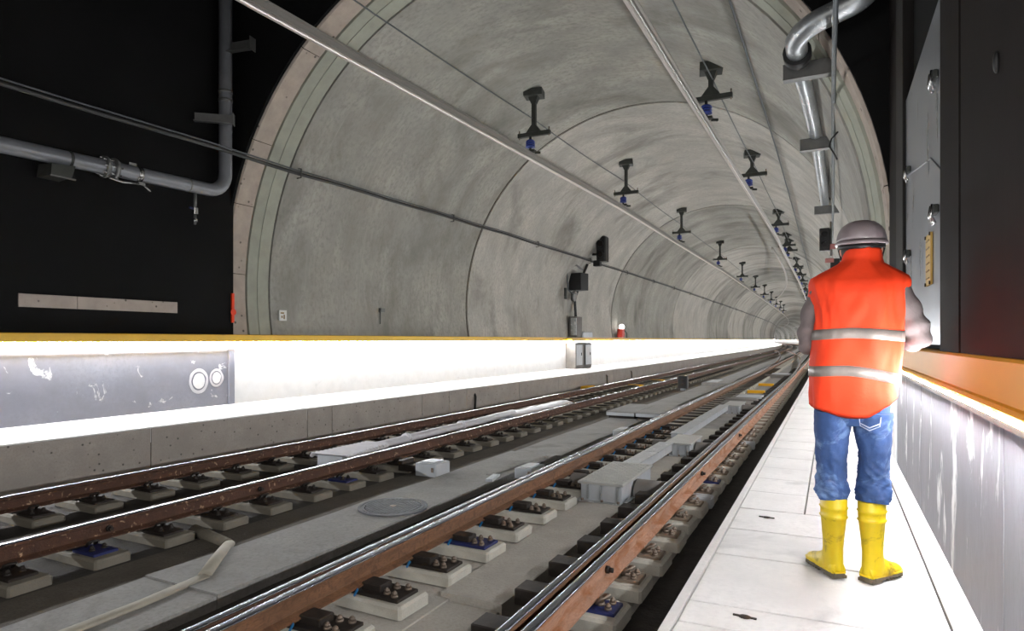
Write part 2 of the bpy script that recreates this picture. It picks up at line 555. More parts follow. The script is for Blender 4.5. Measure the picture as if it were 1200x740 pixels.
LONG = [-3] + ys(-2, 200, 0.5)
strip(-8.9, -5.05, -0.5, -0.285, 'left_track_slab', M['trench'], LONG, 0.02, 1)
strip(-5.15, -4.60, -0.5, -0.272, 'mortar_band', M['mortar'], LONG, 0.03, 2)
strip(-4.66, -3.87, -0.5, -0.262, 'centre_slab', M['slab'], [-3] + ys(-2, 3.05, 0.5), 0.03, 3)
strip(-4.66, -3.87, -0.5, -0.250, 'centre_slab', M['slab'], [3.06] + ys(3.5, 9.2, 0.4), 0.05, 3)
strip(-4.62, -3.80, -0.5, -0.262, 'centre_slab', M['slab'], ys(9.22, 200, 0.6), 0.03, 4)
strip(-3.90, -3.30, -0.5, -0.345, 'dark_channel', M['trench'], LONG, 0.02, 5)
strip(-3.35, -2.45, -0.5, -0.30, 'rail_bed', M['slabwarm'], LONG, 0.0, 5)
strip(-2.52, -2.04, -0.5, -0.315, 'track_slab', M['slabwarm'], [-3] + ys(-2, 3.84, 0.4), 0.02, 6)
strip(-2.52, -2.03, -0.5, -0.268, 'track_slab', M['slabwarm'], ys(3.86, 13.4, 0.4), 0.025, 7)
strip(-2.52, -2.05, -0.5, -0.275, 'track_slab', M['slab'], ys(13.45, 200, 0.8), 0.02, 8)
strip(-1.72, -1.28, -0.5, -0.36, 'rail_bed', M['slabwarm'], LONG, 0.0, 9)

# right walkway
walk = struct('trim_4', 'white lit walkway slabs along the right wall')
mb = MB()
sweep([(-0.62, -0.5), (0.62, -0.5), (0.62, WALK_Z - 0.06), (-0.62, WALK_Z - 0.06)], const(0.0), [-4] + ys(-3, END_Y, 4), mb=mb)
mb.build('walkway_base', M['trench'], walk)
sweep([(-0.66, -0.3), (-0.615, -0.3), (-0.615, WALK_Z + 0.004), (-0.66, WALK_Z + 0.004)], const(0.0), [-4] + ys(-3, END_Y, 2)).build('edge_strip', M['walkedge'], walk)
sweep([(0.455, 0.0), (0.60, 0.0), (0.60, WALK_Z + 0.012), (0.465, WALK_Z + 0.012), (0.455, WALK_Z + 0.004)], const(0.0), [-4] + ys(-3, END_Y, 2)).build('kerb', M['walkedge'], walk)
wj = [-3.0, -2.3, -1.6, -0.9, -0.2, 0.5, 1.2, 1.75, 2.2, 2.81, 3.07, 3.81, 4.355, 4.92, 5.5, 6.05, 6.6, 7.2, 7.8, 8.4]
while wj[-1] < 70:
    wj.append(wj[-1] + 0.6)
for i, (a, b) in enumerate(zip(wj, wj[1:])):
    skew = 0.05
    jx = random.uniform(-0.002, 0.002)
    zt = WALK_Z + random.uniform(-0.003, 0.003)
    if 4.9 < a < 7.9:            # split lengthways by the long joint
        for x0, x1 in ((-0.608, -0.185), (-0.175, 0.445)):
            MB().box(((x0 + x1) / 2 + bend(a), (a + b) / 2, zt - 0.03), (x1 - x0, b - a - 0.010, 0.06), ch=0.004).build('walkway_slab', M['walk'], walk)
    else:
        mb = MB()
        x0, x1 = -0.608, 0.446
        g = 0.008 if i % 3 else 0.012
        pts = [(x0, a + g), (x1, a + g + skew), (x1, b - g + skew), (x0, b - g)]
        mb.rings([[(x + bend(a), y, z) for x, y in pts] for z in (zt - 0.06, zt - 0.003)] +
                 [[(x + bend(a) + (0.003 if x < 0 else -0.003), y + (0.003 if k < 2 else -0.003), zt) for k, (x, y) in enumerate(pts)]], smooth=False)
        mb.build('walkway_slab', M['walk'], walk)
far = strip(-0.61, 0.45, 0.2, WALK_Z, 'far_walkway', M['walk'], ys(wj[-1], END_Y, 5))
far.parent = walk
for (x, y) in ((-0.41, 4.72), (-0.35, 2.98)):   # lifting slots
    mb = MB()
    mb.box((x, y, WALK_Z + 0.002), (0.10, 0.012, 0.006), R(-4))
    mb.ball((x, y, WALK_Z + 0.002), 0.022, 12, 6, (1.3, 1, 0.25))
    mb.build('lifting_slot', M['plate'], walk)

# right wall: grey parapet below the rail, black panels above
wall_r = struct('wall_right', 'right wall: grey parapet below, dark cladding above')
for a, b in ((-3.0, 0.9), (0.905, 2.9), (2.905, 5.35), (5.36, 6.35), (6.36, 7.25)):
    MB().box((0.66, (a + b) / 2, 0.80), (0.20, b - a, 1.16), ch=0.004).build('parapet_panel', M['parapet'], wall_r)
MB().box((0.585, 7.31, 0.86), (0.05, 0.09, 1.05), ch=0.006).build('end_post', M['boxgrey'], wall_r)
MB().box((0.86, 3.0, 5.3), (0.44, 11.3, 8.0)).build('dark_wall', M['black'], wall_r)
MB().box((0.60, 0.2, 3.4), (0.14, 6.77, 4.1)).build('dark_cladding', M['blackmetal'], wall_r)
MB().box((0.60, 3.895, 3.4), (0.15, 0.59, 4.1), ch=0.006).build('dark_cladding', M['blackmetal'], wall_r)
MB().box((0.61, 6.99, 3.4), (0.11, 0.66, 4.1), ch=0.006).build('dark_column', M['column'], wall_r)
MB().box((0.62, 7.90, 3.2), (0.09, 1.08, 4.5), ch=0.006).build('dark_column', M['blackmetal'], wall_r)
mb = MB()
sweep([(0.0, -0.3), (0.4, -0.3), (0.4, 1.62), (0.0, 1.62)], const(0.56), [7.4] + ys(9, END_Y, 4), mb=mb)
mb.build('white_wall', M['white'], wall_r)

# lamp row of the station hall, over the platform behind the camera
ld = bpy.data.lights.new('hall_lamp', 'AREA')
ld.shape = 'RECTANGLE'
ld.size, ld.size_y = 3.5, 1.2
ld.energy = HALL_LAMP
ld.color = (1.0, 0.96, 0.9)
lo = bpy.data.objects.new('hall_lamp', ld)
COL.objects.link(lo)
lo.location = (-1.6, -3.2, 4.6)
lo.rotation_euler = (R(58), 0, R(-8))


# ------------------------------------------------------------------ handrails with light strips
def handrail(name, label, mats, prof, x, strip_prof, y0, led_y=None, led_xz=None, lamp='led'):
    t = thing(name, label, 'handrail')
    xf = x if callable(x) else const(x)
    sweep(prof, xf, [y0] + ys(math.ceil(y0), END_Y, 1)).build('rail_board', mats, t)
    Y = [y0 + 0.01]
    while Y[-1] < END_Y - 8:
        Y.append(Y[-1] + (1.5 if Y[-1] < 60 else 5))
    mb = MB()
    sweep(strip_prof, xf, Y, closed=False, cap=False, mb=mb)
    o = mb.build('light_strip', M[lamp], t, fix=False)
    if led_y:
        mbd = MB()
        mbd.ball((0, 0, 0), 0.017, 8, 6)
        first = None
        for y in led_y:
            if first is None:
                first = mbd.build('led', M['leddot'], t)
                d = first
            else:
                d = first.copy()
                COL.objects.link(d)
            d.location = (led_xz[0] + axd(y) + bend(y), y, led_xz[1])
    return t


led_y = [3.6 + 0.1455 * i for i in range(58)]
hl = handrail('handrail', 'long yellow handrail with bright light dots along the left wall', M['yellow'],
              [(0.0, 1.65), (0.0, 1.522), (0.02, 1.512), (0.13, 1.512), (0.14, 1.522), (0.14, 1.64), (0.13, 1.65)], lambda y: -10.28 + axd(y),
              [(0.098, 1.448), (0.132, 1.490)], -3.0, led_y, (-10.15, 1.503))
hr = handrail('handrail', 'broad amber handrail board beside the worker on the right', M['orange'],
              [(0.10, 1.488), (0.10, 1.315), (-0.048, 1.312), (-0.050, 1.296), (-0.060, 1.296), (-0.062, 1.325), (-0.055, 1.340), (-0.042, 1.345), (-0.035, 1.478), (-0.025, 1.488)], 0.53,
              [(-0.045, 1.306), (-0.012, 1.306)], -3.0, lamp='ledright')


# added: baffle shading the parapet, and glowing fill strip for left vault and tracks
sweep([(-0.004, 1.245), (0.002, 1.245), (0.002, 1.316), (-0.004, 1.316)], const(0.527), [-3.0] + ys(-2, END_Y, 2)).build('added_baffle', M['plate'], hr)
mb = MB()
Yo = [-2.99 + 1.5 * i for i in range(60)]
while Yo[-1] < END_Y - 8:
    Yo.append(Yo[-1] + 5)
sweep([(0.0, 1.302), (0.005, 1.311)], const(0.4640), Yo, closed=False, cap=False, mb=mb)
mb.build('added_fill_strip', M['fillout'], hr, fix=False)


# ------------------------------------------------------------------ rails
L1X = [(1, -7.36), (3.4, -7.33), (5.2, -7.29), (8, -7.17), (14, -7.03), (22, -6.98), (40, -7.02)]
L2X = const(-5.63)
L3X = lambda y: interp([(2, -2.95), (3.3, -2.98), (6, -3.02), (12, -3.06), (25, -3.08)], y)
L4X = const(-1.455)
ROUTE_Y0, ROUTE_R = 28.0, 760.0
route = lambda y: -max(0.0, y - ROUTE_Y0) ** 2 / (2 * ROUTE_R)
L3B = lambda y: L3X(y) - interp([(2, 0.125), (3.4, 0.11), (6, 0.085), (12, 0.075), (25, 0.074)], y) + route(y)
L4B = lambda y: L4X(y) - interp([(3, 0.125), (8, 0.135), (20, 0.115), (28, 0.09)], y) + route(y)

BODY = [(-0.070, -0.160), (0.070, -0.160), (0.070, -0.150), (0.012, -0.132), (0.009, -0.045), (0.034, -0.034), (0.036, -0.014), (0.030, -0.008),
        (-0.030, -0.008), (-0.036, -0.014), (-0.034, -0.034), (-0.009, -0.045), (-0.012, -0.132), (-0.070, -0.150)]
BLADE = [(-0.035, -0.150), (0.035, -0.150), (0.033, -0.140), (0.013, -0.125), (0.010, -0.045), (0.030, -0.034), (0.031, -0.014), (0.026, -0.008),
         (-0.026, -0.008), (-0.031, -0.014), (-0.030, -0.034), (-0.010, -0.045), (-0.013, -0.125), (-0.033, -0.140)]
TOP = [(-0.0355, -0.012), (-0.030, -0.0085), (0.030, -0.0085), (0.0355, -0.012), (0.035, -0.006), (0.030, -0.0015), (0.018, 0.0), (-0.018, 0.0), (-0.030, -0.0015), (-0.035, -0.006)]


def rail(label, xf, y0, y1, m, body=BODY, k=1.0):
    t = thing('rail', label, 'rail')
    Y = [y0] + ys(math.floor(y0) + 1, y1, 1.0)
    sweep(body, xf, Y).build('rail_body', m, t)
    sweep([(x * k, z) for x, z in TOP], xf, Y, smooth=True).build('running_surface', M['railtop'], t)
    return t


rail('rusty rail nearest the left bench, farthest from the worker', lambda y: interp(L1X, y), -1, END_Y, M['rustdark'])
rail('rusty rail second from the left bench, with pale flecks', L2X, -1, END_Y, M['rustdark'])
r3 = rail('rusty rail third from the left bench, its inner side lit orange brown', L3X, -1, END_Y, M['rust'])
r4 = rail('rusty rail nearest the white walkway, with clips on its outer side', L4X, -1, END_Y, M['rustpale'])
rail('slender switch rail along the left of the third rail, curving left far away', L3B, -1, 103, M['rustdark'], BLADE, 0.85)
rail('slender switch rail along the left of the rail nearest the walkway', L4B, -1, 103, M['rust'], BLADE, 0.85)
for xf, side, Yb, r in ((L4X, 1, (4.35, 8.0, 11.5), r4), (L2X, 1, (3.35, 4.98), hr)):
    for y in Yb:
        par = r4 if xf is L4X else [o for o in bpy.data.objects if o.get('label', '').startswith('rusty rail second')][0]
        mb = MB()
        mb.cyl((xf(y) + side * 0.010, y, -0.088), (xf(y) + side * 0.035, y, -0.088), 0.028, 8)
        mb.cyl((xf(y) + side * 0.035, y, -0.088), (xf(y) + side * 0.062, y, -0.088), 0.018, 6)
        mb.build('fish_bolt', M['plate'], par)


# ------------------------------------------------------------------ rail supports
def bolt_mb(x, y, z, r=0.017, h=0.045):
    mb = MB()
    mb.cyl((x, y, z), (x, y, z + h * 0.35), r * 1.45, 8)
    mb.cyl((x, y, z + h * 0.35), (x, y, z + h * 0.75), r * 1.1, 6)
    mb.ball((x, y, z + h * 0.78), r * 0.8, 8, 5, (1, 1, 0.7))
    return mb


def spring_mb(x, y, z):
    """bent spring clip"""
    mb = MB()
    path = [(x - 0.03, y - 0.035, z), (x + 0.01, y - 0.04, z + 0.035), (x + 0.04, y - 0.02, z + 0.045), (x + 0.045, y + 0.02, z + 0.045), (x + 0.01, y + 0.04, z + 0.035),
            (x - 0.03, y + 0.035, z)]
    mb.tube(path, 0.012, 6)
    return mb


def support(kind, m_pad, blue=False, simple=False):
    """pad centred on the rail; local x to the right, z up from rail top"""
    t = empty('rail_support')
    if kind == 'third':           # wide slide-chair plates toward the track middle
        x0, x1 = -0.16, 0.47
        MB().box(((x0 + x1) / 2, 0, -0.245), (x1 - x0, 0.33, 0.085), ch=0.018).build('pad', m_pad, t)
        MB().box((0.175, 0, -0.193), (0.47, 0.235, 0.022), ch=0.004).build('base_plate', M['plateblue'] if blue else M['plate'], t)
        if not simple:
            MB().box((0.14, 0, -0.160), (0.17, 0.13, 0.05), ch=0.006).build('slide_chair', M['plate'], t)
            for x, y in ((0.275, -0.055), (0.275, 0.055), (0.355, -0.075), (0.355, 0.075)):
                bolt_mb(x, y, -0.183).build('bolt', M['bolt'], t)
        MB().rings([[(0.060, -0.150, -0.199), (0.085, -0.166, -0.199), (0.108, -0.150, -0.150), (0.083, -0.134, -0.150)], [(0.060, -0.153, -0.197), (0.085, -0.169, -0.197), (0.108, -0.153, -0.148), (0.083, -0.137, -0.148)]], smooth=False).build('tape_tag', M['bluetag'], t) if not simple else None
    elif kind == 'fourth':
        x0, x1 = -0.40, 0.255
        MB().box(((x0 + x1) / 2 + 0.14, 0, -0.26), (x1 - x0 - 0.28, 0.36, 0.10), ch=0.018).build('pad', m_pad, t)
        MB().box((0.125, 0, -0.200), (0.19, 0.20, 0.022), ch=0.004).build('base_plate', M['plateblue'] if blue else M['platerust'], t)
        MB().box((-0.31, 0, -0.205), (0.36, 0.19, 0.11), ch=0.008).build('slide_chair', M['plate'], t)
        if not simple:
            spring_mb(0.105, 0, -0.17).build('spring_clip', M['bolt'], t)
            bolt_mb(0.165, -0.05, -0.19).build('bolt', M['bolt'], t)
            bolt_mb(0.165, 0.05, -0.19).build('bolt', M['bolt'], t)
            bolt_mb(0.10, 0.0, -0.19, 0.02, 0.06).build('bolt', M['bolt'], t)
    else:                         # left track
        x0, x1 = (-0.36, 0.42)
        MB().box(((x0 + x1) / 2, 0, -0.25), (x1 - x0, 0.30, 0.085), ch=0.016).build('pad', m_pad, t)
        MB().box((0.17, 0, -0.197), (0.30, 0.20, 0.024), ch=0.004).build('base_plate', M['plateblue'] if blue else M['plate'], t)
        if not simple:
            MB().box((-0.17, 0, -0.197), (0.24, 0.20, 0.024), ch=0.004).build('base_plate', M['plate'], t)
            spring_mb(0.13, 0, -0.165).build('spring_clip', M['plate'], t)
            bolt_mb(0.21, -0.05, -0.186).build('bolt', M['plate'], t)
            bolt_mb(0.21, 0.05, -0.186).build('bolt', M['plate'], t)
            bolt_mb(-0.17, 0, -0.186).build('bolt', M['plate'], t)
    return t


LBL = {0: 'concrete block under the rail nearest the left bench', 1: 'concrete block under the second rail from the left bench',
       2: 'concrete block with bolted plate under the third rail', 3: 'concrete block with spring clip under the walkway-side rail'}
GRP = {0: 'blocks under the first rail', 1: 'blocks under the second rail', 2: 'blocks under the third rail', 3: 'blocks under the rail by the walkway'}
BLUE = {0: [], 1: [1, 6], 2: [3], 3: [2, 9]}
SP = 0.595
seen = {0: 0, 1: 0, 2: 0, 3: 0}


def ordinal(n):
    return str(n) + ('th' if 10 < n % 100 < 14 else {1: 'st', 2: 'nd', 3: 'rd'}.get(n % 10, 'th'))


def to_px(x, y, z):
    d = -x * math.sin(YAW) + y * math.cos(YAW)
    if d < 0.1:
        return -999, 9999
    return 600 + F_PX * (x * math.cos(YAW) + y * math.sin(YAW)) / d, HORIZON - F_PX * (z - 1.55) / d


for k, (kind, xf, y0, mp) in enumerate((('left', lambda y: interp(L1X, y), 2.95 - SP, M['paddark']), ('left', L2X, 2.55, M['paddark']),
                                        ('third', L3X, 3.54 - SP, M['pad']), ('fourth', L4X, 3.97 - 2 * SP, M['pad']))):
    full = support(kind, mp)
    fullb = support(kind, mp, True)
    used = {False: False, True: False}
    simple = support(kind, mp, False, True)
    simple_used = False
    for i in range(66):
        y = y0 + SP * i
        blue = i in BLUE[k]
        if y < 13:
            src, fl = (fullb, True) if blue else (full, False)
            if not used[fl]:
                o = src
                used[fl] = True
            else:
                o = copy_tree(src)
        else:
            o = simple if not simple_used else copy_tree(simple)
            simple_used = True
        o.location = (xf(y) + bend(y) + random.uniform(-0.008, 0.008), y + random.uniform(-0.012, 0.012), 0)
        o.rotation_euler = (0, 0, R(random.uniform(-1.2, 1.2)))
        if blue:
            nth = {1: {1: 'block with a blue plate under the second rail, nearest the left picture edge', 6: 'block with a blue plate under the second rail, farther along'},
                   2: {3: 'block with a dark blue plate under the third rail'}, 3: {2: 'block with a blue plate by the walkway rail, nearest the viewer', 9: 'block with a blue plate by the walkway rail, farther along'}}[k][i]
            tag(o, nth, 'rail support', GRP[k])
        else:
            u, v = to_px(o.location.x, y, -0.2)
            if -20 < u < 1210 and v < 760 and seen[k] < 24:
                seen[k] += 1
                tag(o, LBL[k] + ', ' + ordinal(seen[k]) + ' from the near end', 'rail support', GRP[k])
            else:
                tag(o, LBL[k] + ', far along', 'rail support', GRP[k] + ' far along')
    if not used[True]:
        for c in list(fullb.children):
            bpy.data.objects.remove(c)
        bpy.data.objects.remove(fullb)
    # beyond the countable ones
    mb = MB()
    y = y0 + SP * 66
    while y < 110:
        x = xf(y) + bend(y)
        mb.box((x + 0.05, y, -0.245), (0.7, 0.32, 0.09))
        mb.box((x + 0.12, y, -0.18), (0.2, 0.2, 0.04))
        y += SP
    o = mb.build('far_rail_supports', mp)
    o['kind'] = 'stuff'
    tag(o, ['far row of small blocks under the first rail', 'far row of small blocks under the second rail', 'far row of small blocks under the third rail',
            'far row of small blocks under the walkway rail'][k], 'rail supports')


# ------------------------------------------------------------------ track-side equipment
# manhole
t = thing('manhole_cover', 'round cast iron manhole cover in the centre slab', 'manhole', (-4.22, 5.52, -0.257))
mb = MB()
ring = lambda r, z: [(r * math.cos(2 * PI * i / 40), r * math.sin(2 * PI * i / 40), z) for i in range(40)]
mb.rings([ring(0.37, 0.0), ring(0.37, 0.022), ring(0.345, 0.022), ring(0.345, 0.012), ring(0.33, 0.012), ring(0.33, 0.022), ring(0.305, 0.022), ring(0.305, 0.008)], cap=False, smooth=False)
mb.build('frame', M['manhole'], t)
MB().rings([ring(0.305, 0.0), ring(0.305, 0.010)], smooth=False).build('lid', M['plate'], t)
for i in range(-7, 8):
    x = i * 0.038
    h = math.sqrt(max(0, 0.295 ** 2 - x * x))
    MB().box((x, 0, 0.016), (0.020, 2 * h, 0.014)).build('rib', M['manhole'], t)
MB().cyl((0, 0, 0.008), (0, 0, 0.026), 0.035, 10).build('lid_boss', M['bolt'], t)

# bent plaster pipe lying in the slab
t = thing('drain_pipe', 'bent pale drain pipe half set in the slab between the tracks', 'pipe')
mb = MB()
mb.tube([(-5.42, 4.03, -0.262), (-5.12, 3.96, -0.258), (-4.80, 3.90, -0.27)], 0.055, 12)
mb.build('inlet', M['paddark'], t)
MB().tube([(-4.78, 3.90, -0.262), (-4.50, 3.55, -0.245), (-4.25, 3.25, -0.235)], 0.052, 12, squash=(1, 0.7)).build('pipe', M['drain'], t)
MB().tube([(-4.25, 3.25, -0.245), (-4.20, 2.7, -0.245), (-4.19, 2.0, -0.245), (-4.18, 1.0, -0.245)], 0.055, 10, squash=(1, 0.35)).build('buried_run', M['drain'], t)


def switch_machine(label, x0, x1, y0, y1, top, loc_trough=None, hood=True, chequer=True):
    t = thing('point_machine', label, 'point machine', ((x0 + x1) / 2, y0, 0))
    w, d = x1 - x0, y1 - y0
    bot = -0.272
    MB().box((0, d / 2, (top + bot) / 2 - 0.01), (w, d, top - bot - 0.02), ch=0.008).build('housing', M['boxgrey'], t)
    MB().box((0, d / 2 - 0.01, top - 0.006), (w + 0.05, d + 0.05, 0.024), ch=0.006).build('lid', M['chequer'], t)
    if chequer:
        mb = MB()
        nx, ny = 11, 22
        for i in range(nx):
            for j in range(ny):
                a = R(45 if (i + j) % 2 else -45)
                mb.box((-w / 2 + w * (i + 0.5) / nx, 0.02 + (d - 0.06) * (j + 0.5) / ny, top + 0.008), (0.012, 0.042, 0.006), a)
        o = mb.build('lid_tread', M['chequer'], t)
        o['kind'] = 'stuff'
    for x in (-w / 2 + 0.09, w / 2 - 0.05, 0.0):
        MB().box((x, -0.012, (top + bot) / 2), (0.024, 0.02, (top - bot) * 0.72), ch=0.004).build('latch', M['galv'], t)
    mb = MB()
    for x in (-w / 2 + 0.03, 0.02, w / 2 - 0.03):
        mb.cyl((x, -0.03, bot + 0.01), (x, -0.03, bot + 0.035), 0.016, 6)
    mb.build('foot_bolt', M['bolt'], t)
    MB().box((0, d / 2, bot + 0.006), (w + 0.09, d + 0.09, 0.014)).build('foot_plate', M['galv'], t)
    if hood:
        for s, xa, xb in ((1, w / 2 + 0.02, w / 2 + 0.36), (-1, -w / 2 - 0.30, -w / 2 - 0.02)):
            mb = MB()
            yc = d * 0.42
            rings = []
            for x in (xa, xa + 0.02 * s if s > 0 else xa + 0.02, (xa + xb) / 2, xb):
                rings.append([(x, yc + 0.17 * math.cos(a), -0.25 + 0.165 * math.sin(a)) for a in [PI * i / 12 for i in range(13)]] + [(x, yc - 0.17, -0.27), (x, yc + 0.17, -0.27)])
            mb.rings(rings, smooth=True)
            mb.build('drive_hood', M['hood'], t)
    return t


t = switch_machine('nearest grey point machine with chequer plate lid between the rails', -2.56, -2.08, 6.80, 8.05, -0.052)
# link cover behind it
def link_cover(label, pts, w, h, z):
    t = thing('cable_trough', label, 'trough')
    P = [Vector(p) for p in pts]
    mb = MB()
    rings = []
    for i, p in enumerate(P):
        d = (P[min(i + 1, len(P) - 1)] - P[max(i - 1, 0)]).normalized()
        s = Vector((d.y, -d.x, 0))
        rings.append([p - s * w + Vector((0, 0, z)), p + s * w + Vector((0, 0, z)), p + s * w + Vector((0, 0, z + h)), p - s * w + Vector((0, 0, z + h))])
    mb.rings(rings, smooth=False)
    mb.build('trough_body', M['boxgrey'], t)
    for i in range(len(P) - 1):
        a, b = P[i], P[i + 1]
        d = (b - a).normalized()
        s = Vector((d.y, -d.x, 0))
        w2 = w + 0.025
        mb = MB()
        mb.rings([[a + d * 0.008 - s * w2 + Vector((0, 0, zz)), a + d * 0.008 + s * w2 + Vector((0, 0, zz)), b - d * 0.008 + s * w2 + Vector((0, 0, zz)), b - d * 0.008 - s * w2 + Vector((0, 0, zz))]
                  for zz in (z + h, z + h + 0.014)], smooth=False)
        mb.build('lid_panel', M['galv'], t)
    return t


link_cover('grey cable trough running on from the nearest point machine', [(-2.36, 8.08, 0), (-2.34, 9.05, 0), (-2.33, 10.0, 0)], 0.085, 0.12, -0.19)
t = switch_machine('grey point machine box second from the viewer', -2.34, -1.98, 10.03, 10.95, -0.065, chequer=False)
link_cover('grey cable trough between the second and third point machines', [(-2.40, 10.98, 0), (-2.40, 12.8, 0), (-2.40, 14.6, 0), (-2.40, 16.4, 0)], 0.085, 0.12, -0.19)
t = switch_machine('grey point machine box third from the viewer', -2.42, -2.06, 16.45, 17.6, -0.07, chequer=False)
t = thing('cable_trough', 'wide grey cover slab just beyond the third point machine', 'trough', (-2.35, 0, 0))
for a, b in ((17.8, 19.6), (19.62, 21.0)):
    MB().box((0, (a + b) / 2, -0.22), (0.75, b - a, 0.14), ch=0.01).build('cover_panel', M['hood'], t)
for lb, x, y in (('nearer yellow marker board across the right track', -2.30, 23.2), ('farther yellow marker board across the right track', -2.30, 27.0),
                 ('nearer yellow marker board across the left track', -6.75, 24.1), ('farther yellow marker board across the left track', -6.75, 27.6)):
    o = MB().box((0, 0, 0.05), (0.56, 0.22, 0.1), ch=0.01).build('marker_board', M['yellowmat'])
    o.location = (x + bend(y), y, -0.28)
    tag(o, lb, 'marker board')
for lb, x, y, s in (('dark steel drive bar lying across the right track, first', -2.3, 19.0, 0.9), ('grey switch gear between the rails beyond the yellow boards', -2.3, 33.0, 1.1)):
    t = thing('switch_gear', lb, 'switch gear', (x + bend(y), y, 0))
    MB().box((0, 0, -0.2), (s, 0.35, 0.16), ch=0.02).build('gear_cover', M['hood'], t)
    MB().box((0.1, 1.3, -0.2), (s * 0.8, 0.9, 0.14), ch=0.02).build('gear_box', M['boxgrey'], t)
    MB().cyl((-0.5, 0.6, -0.18), (0.55, 0.6, -0.18), 0.03, 8).build('drive_rod', M['galv'], t)

# low grey housings beside the rails
def rail_box(label, x, y, w, d, h, rz=0.0, arm=-0.4):
    t = thing('junction_box', label, 'junction box', (x, y, -0.27), rz)
    MB().box((0, 0, h / 2), (w, d, h), ch=0.012).build('housing', M['boxgrey'], t)
    MB().box((0, 0, h + 0.006), (w * 0.62, d * 0.7, 0.02), ch=0.006).build('lid', M['boxgrey'], t)
    MB().box((w * 0.32, -d / 2 - 0.006, h * 0.55), (0.03, 0.012, 0.06)).build('latch', M['bolt'], t)
    if arm:
        MB().box((arm / 2 - w / 2, 0, h * 0.42), (abs(arm), 0.24, h * 0.5), ch=0.01).build('arm', M['plate'], t)
        MB().box((arm - w / 2 + 0.05, 0, h * 0.85), (0.08, 0.28, 0.05), ch=0.01).build('bracket', M['plate'], t)
    return t


rail_box('grey junction box with dark arm beside the second rail', -4.84, 7.2, 0.34, 0.34, 0.17, 0, -0.32)
rail_box('small grey box in a pit at the left of the third rail', -3.62, 7.7, 0.26, 0.42, 0.13, 0, 0)
rail_box('grey box at the left of the third rail, farther off', -3.55, 11.7, 0.26, 0.5, 0.13, 0, 0)

# pit beside the third rail
t = thing('cable_pit', 'open cable slot with raised edge in the centre slab', 'pit')
MB().box((-4.02, 8.2, -0.255), (0.06, 1.6, 0.05), R(-6), ch=0.008).build('pit_edge', M['slab'], t)
MB().box((-3.93, 8.0, -0.26), (0.09, 1.3, 0.012), R(-6)).build('pit_bottom', M['trench'], t)
MB().box((-3.94, 7.25, -0.238), (0.10, 0.35, 0.03), R(12), ch=0.006).build('cover_flap', M['boxgrey'], t)

for lb, y in (('grey flat junction box at the outer side of the walkway rail, nearest', 7.24), ('grey flat junction box at the outer side of the walkway rail, farther', 11.40)):
    t = thing('junction_box', lb, 'junction box', (-1.29, y, -0.235))
    MB().box((0, 0, 0.0), (0.22, 0.19, 0.11), ch=0.012).build('housing', M['boxgrey'], t)
    MB().box((0.01, 0, 0.055), (0.18, 0.16, 0.014), ch=0.003).build('lid', M['boxgrey'], t)
    MB().box((-0.115, 0, 0.02), (0.03, 0.10, 0.05)).build('bracket', M['plate'], t)

# raised slab covers
t = thing('cover_slab', 'low dark grey cover box spanning the centre slab', 'cover', (-3.98, 14.2, -0.26))
for a, b in ((-0.72, -0.05), (-0.03, 0.72)):
    MB().box(((a + b) / 2, 0.9, 0.115), (b - a, 1.9, 0.09), ch=0.012).build('cover_panel', M['slab'], t)
    MB().box(((a + b) / 2, 0.95, 0.03), (b - a - 0.06, 1.8, 0.09)).build('plinth', M['plate'], t)
    MB().box(((a + b) / 2, -0.052, 0.10), (b - a - 0.02, 0.02, 0.07)).build('front_plate', M['boxgrey'], t)
t = thing('cover_slab', 'flat grey cover slab on the centre slab farther away', 'cover', (-4.1, 26.0, -0.26))
MB().box((0, 0.9, 0.06), (1.1, 2.2, 0.12), ch=0.012).build('cover_panel', M['slab'], t)
MB().box((-0.2, 0.9, 0.13), (0.4, 1.6, 0.02)).build('lid', M['boxgrey'], t)
t = thing('track_signal', 'small black dwarf signal standing between the tracks', 'signal', (-4.82, 23.2, -0.27))
MB().box((0, 0, 0.30), (0.34, 0.28, 0.44), ch=0.03).build('head', M['darkbox'], t)
MB().cyl((0, 0, 0), (0, 0, 0.12), 0.09, 10).build('stand', M['boxgrey'], t)
for z in (0.22, 0.38):
    MB().cyl((0, -0.145, z), (0, -0.17, z), 0.05, 10).build('lens', M['plate'], t)

# white covers of the left track's switch drive
t = thing('drive_cover', 'white corrugated cover inside the left track, near end', 'drive cover', (-6.24, 6.72, 0), R(4))
MB().box((0, 0.52, -0.16), (0.46, 1.0, 0.20), ch=0.02).build('housing', M['boxgrey'], t)
mb = MB()
rings = []
for i in range(41):
    y = i * 1.15 / 40
    z = -0.055 + 0.014 * math.cos(i * PI / 1.5)
    k = 0.30 - 0.10 * i / 40
    rings.append([(-k - 0.03, y, z - 0.04), (-k, y, z + 0.012), (k, y, z + 0.012), (k + 0.03, y, z - 0.04)])
mb.rings(rings, closed=False, cap=False, smooth=False)
o = mb.build('corrugated_lid', M['cover'], t)
md = o.modifiers.new('thick', 'SOLIDIFY')
md.thickness = 0.012
t = thing('drive_tube', 'long white tube cover along the left track rail', 'drive tube')
MB().tube([(-6.28, 7.75, -0.09), (-6.32, 9.6, -0.085), (-6.36, 11.2, -0.085), (-6.45, 12.8, -0.085)], 0.085, 14, squash=(1, 0.75)).build('tube', M['cover'], t)
for y in (8.6, 10.4):
    MB().cyl((-6.30 - (y - 8.6) * 0.02, y - 0.04, -0.088), (-6.30 - (y - 8.6) * 0.02, y + 0.04, -0.088), 0.094, 14).build('sleeve', M['cover'], t)
t = thing('drive_cover', 'white rumpled cover inside the left track, far end', 'drive cover', (-6.55, 12.4, 0))
mb = MB()
rings = []
